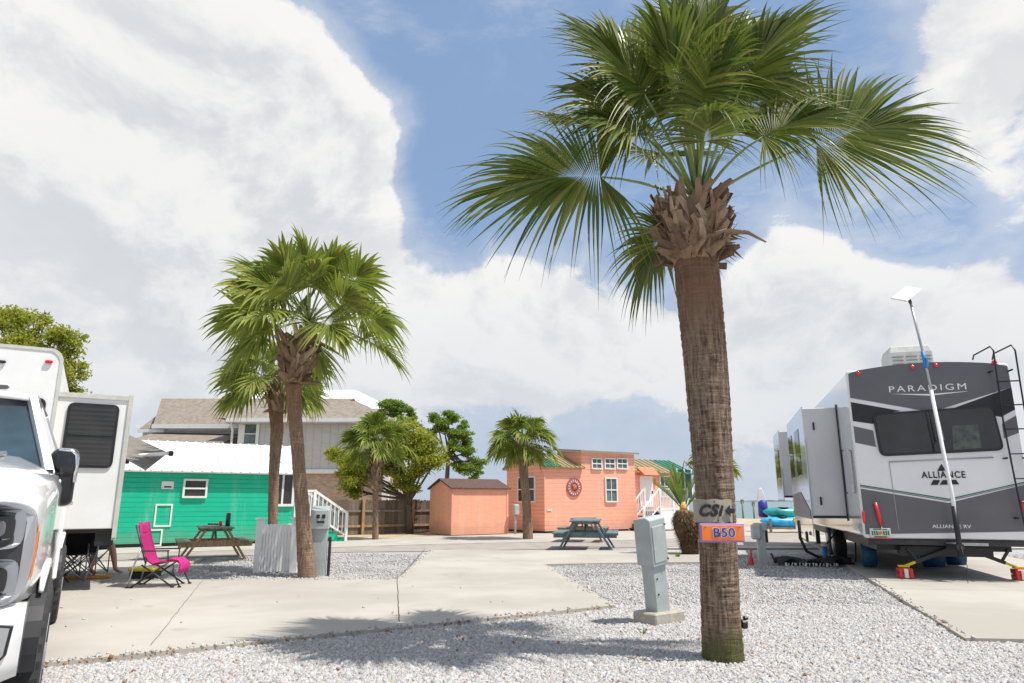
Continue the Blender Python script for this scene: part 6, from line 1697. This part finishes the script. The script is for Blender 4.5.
gg = G(815, 560); mb = MB(); mb.tube([(-.3, 0, .9), (-.32, -.05, .5), (-.2, -.05, .2), (.1, 0, .06), (.5, .1, .05)], .035, 8); o = tag(mb.build('sewer_hose', 'rubber'), 'dark drain hose hanging below the camper slide', 'hose'); o.location = (gg.x, gg.y, 0)
gg = G(757, 566); mb = MB(); mb.tube([(0, 0, 0), (0, 0, .05), (.02, 0, .22), (.02, 0, .36)], [.09, .07, .025, .015], 12); mb.build
o = tag(mb.build('water_tap', 'red'), 'small red water tap post left of the grey utility post', 'water tap'); o.location = (gg.x-.13, gg.y, 0)
# kayaks on a rack by the water
kb = G(782, 531)
KY = 31
rk = thing('kayak_rack', (D(785, 500, KY).x, KY, 0), R(5), 'low grey timber kayak rack by the shore road', 'rack')
mb = MB()
for xx in (-.9, .9):
    for yy in (-.3, .3): mb.box((xx, yy, .3), (.09, .09, .6))
mb.box((0, -.3, .2), (2.0, .06, .08)); mb.box((0, .3, .2), (2.0, .06, .08))
for xx in (-.9, .9): mb.box((xx, 0, .27), (.08, .7, .08))
mb.build('frame', 'grey_wood', rk)
def kayak(px0, px1, py, hpx, m, m2, label, dy=0, name='kayak'):
    a = D(px0, py, KY+dy); b = D(px1, py, KY+dy); hh = hpx*KY/683/2; L2 = (b-a).length/2; c = (a+b)/2
    mb = MB(); rings = []
    for i in range(17):
        u = -1+2*i/16; k = (1-abs(u)**2.6)**.6 if abs(u) < 1 else 0; k = max(k, .06)
        rings.append([V((u*L2, math.cos(t*.5236)*.34*k, math.sin(t*.5236)*hh*k+hh*.35*u*u)) for t in range(12)])
    mb.loft(rings, 0, True); o = tag(mb.build(name, m), label, name); o.location = c
    mb = MB(); mb.box((L2*.3, -.30, hh*.3), (L2*.5, .12, hh*.7), bev=.03, rot=Matrix.Rotation(.25, 4, 'Y')); mb.build('strap', m2, o)
    mb = MB(); mb.tube([(-L2*.25, 0, hh*.9), (-L2*.25, 0, hh*1.02)], [.26, .22], 14); mb.build('cockpit', 'black', o)
    return o
kayak(760, 818, 523, 12, 'kayak_blue', 'kayak_yellow', 'pale blue kayak, lowest on the rack by the water')
kayak(763, 817, 513.5, 12, 'kayak_teal', 'kayak_yellow', 'teal and green kayak with yellow ends on top of the blue one', .25)
# standing paddle board and dark blue board end
c = D(762, 506, KY+1.2); mb = MB(); pr_ = []
b0 = D(764, 520, KY+1.2); t0 = D(762, 491, KY+1.2)
for k in range(24):
    a = 6.2832*k/24; pr_.append((math.cos(a)*.19, 0, (t0.z+.3)/2+math.sin(a)*(t0.z-.3)/2*1.0))
mb.prism([(p[0], 0, p[2]) for p in pr_], (0, .10, 0)); o = tag(mb.build('paddle_board', 'white_paint', None, bevel=.03), 'white paddle board standing upright behind the kayaks', 'paddle board'); o.location = (c.x, KY+1.2, .15)
c = D(763, 509, KY+.7); mb = MB(); mb.tube([(-.0, 0, -.35), (0, 0, .25), (0, 0, .34)], [.22, .20, .08], 14); mb.tube([(0, 0, -.42), (0, 0, -.35)], .2, 14, 1); o = tag(mb.build('float_tube', ['sign_blue', 'red']), 'dark blue float with red end beside the stacked kayaks', 'float'); o.location = (c.x, KY+.7, c.z+.05)
for (px, h) in ((742, 1.6), (753, 1.4)):
    c = D(px, 500, 60); mb = MB(); mb.tube([(0, 0, -.8), (0, 0, h)], .08, 7); mb.box((0, 0, h), (.26, .06, .35)); o = tag(mb.build('channel_marker', 'grey_wood'), 'post standing in the bay, %s' % ('nearer the palm trunk' if px == 742 else 'nearer the kayaks'), 'post', 'posts in the bay water'); o.location = (c.x, 60, -.3)

# ================================================================== SIGNS ON THE FOREGROUND PALM
def palm_at(py):
    import bisect
    for i in range(len(px)-1):
        pass
    return None
Yq = Yp-.235
sg = thing('site_sign', D(715.5, 511, Yq), R(2), 'weathered tan board reading CSI with a left arrow on the palm trunk', 'sign')
wS = (D(735, 511, Yq)-D(696, 511, Yq)).x; hS = (D(715, 499.5, Yq)-D(715, 523, Yq)).z
mb = MB(); vs = []; nn_ = 16
for i in range(nn_+1):
    u = -1+2*i/nn_; yb = .07*(u*u)  # bends round the trunk
    for (z, y) in ((-hS/2, 0), (hS/2, 0), (hS/2, .012), (-hS/2, .012)): vs.append((u*wS/2, yb+y, z+.004*math.sin(i)))
fs = []
for i in range(nn_):
    for k in range(4): a = i*4; fs.append((a+k, a+(k+1) % 4, a+4+(k+1) % 4, a+4+k))
fs += [(0, 1, 2, 3), tuple(nn_*4+k for k in (3, 2, 1, 0))]; mb.add(vs, fs); mb.build('board', 'sign_tan', sg)
text('lettering', 'CS', .13, sg, (-.075, -.004, 0), (R(90), 0, 0), 'black', .002, shear=.35, sx=1.0, offset=.0075, space=1.2)
mb = MB(); mb.beam((.035, -.006, -.045), (.062, -.006, .045), .02, .006, up=(0, 1, 0)); mb.build('letter', 'black', sg)
mb = MB(); mb.prism([(.080, .0, 0), (.135, .02, .052), (.135, .02, .022), (.178, .035, .02), (.178, .035, -.02), (.135, .02, -.022), (.135, .02, -.052)], (0, -.008, 0)); mb.build('arrow', 'black', sg)
mb = MB(); mb.tube([(-.005, .0, hS/2-.018), (-.005, -.01, hS/2-.018)], .005, 8); mb.tube([(.02, 0, -hS/2+.02), (.02, -.01, -hS/2+.02)], .005, 8); mb.build('nail', 'dark_metal', sg)
s2g = thing('site_number_sign', D(722.3, 533, Yq-.03), R(1), 'orange sign with purple border reading B50 on the palm trunk', 'sign')
wB = (D(744.5, 533, Yq)-D(700, 533, Yq)).x; hB = (D(722, 523.5, Yq)-D(722, 542.3, Yq)).z
mb = MB(); mb.box((0, .01, 0), (wB, .02, hB), bev=.006); mb.build('border', 'sign_purple', s2g)
mb = MB(); mb.box((0, -.004, 0), (wB*.93, .01, hB*.80), bev=.002); mb.build('panel', 'sign_orange', s2g)
text('lettering_outline', 'B50', .105, s2g, (.01, -.012, 0), (R(90), 0, 0), 'trim', .001, sx=1.15, offset=.006, space=1.05)
text('lettering', 'B50', .105, s2g, (.01, -.016, 0), (R(90), 0, 0), 'sign_blue', .001, sx=1.15, offset=.001, space=1.05)
mb = MB()
for sx in (-1, 1): mb.tube([(sx*wB*.38, -.008, hB*.3), (sx*wB*.38, -.014, hB*.3)], .004, 8)
mb.build('screw', 'dark_metal', s2g)
c = D(743.5, 624, Yp); mb = MB(); mb.box((0, 0, 0), (.06, .09, .07), bev=.015); mb.box((.02, 0, .05), (.04, .06, .03), bev=.01); o = tag(mb.build('spotlight', 'black'), 'small black spotlight on the side of the foreground palm trunk', 'spotlight'); o.location = c
for (px_, py_) in ((652, 598), (745, 553), (690, 557)):
    pass
def weed(px_, py_, label, s=1, n=14):
    g = G(px_, py_); mb = MB()
    for i in range(n):
        a = random.uniform(0, 6.28); l = random.uniform(.05, .13)*s; d = V((math.cos(a)*.5, math.sin(a)*.5, 1)).normalized(); t = V((-math.sin(a), math.cos(a), 0))*.006*s
        mb.add([-t, t, d*l*.6+t*1.4, d*l+V((math.cos(a), math.sin(a), 0))*.02, d*l*.6-t*1.4], [(0, 1, 2, 3, 4)])
    o = tag(mb.build('weed', 'leaf_green', fix=False), label, 'weed'); o.location = g
weed(643, 636, 'small green weed by the foreground pedestal block', .7); weed(678, 559, 'green weed tuft beside the cycad stump', 1.6, 20); weed(731, 664, 'grass tuft at the foot of the foreground palm', .5)
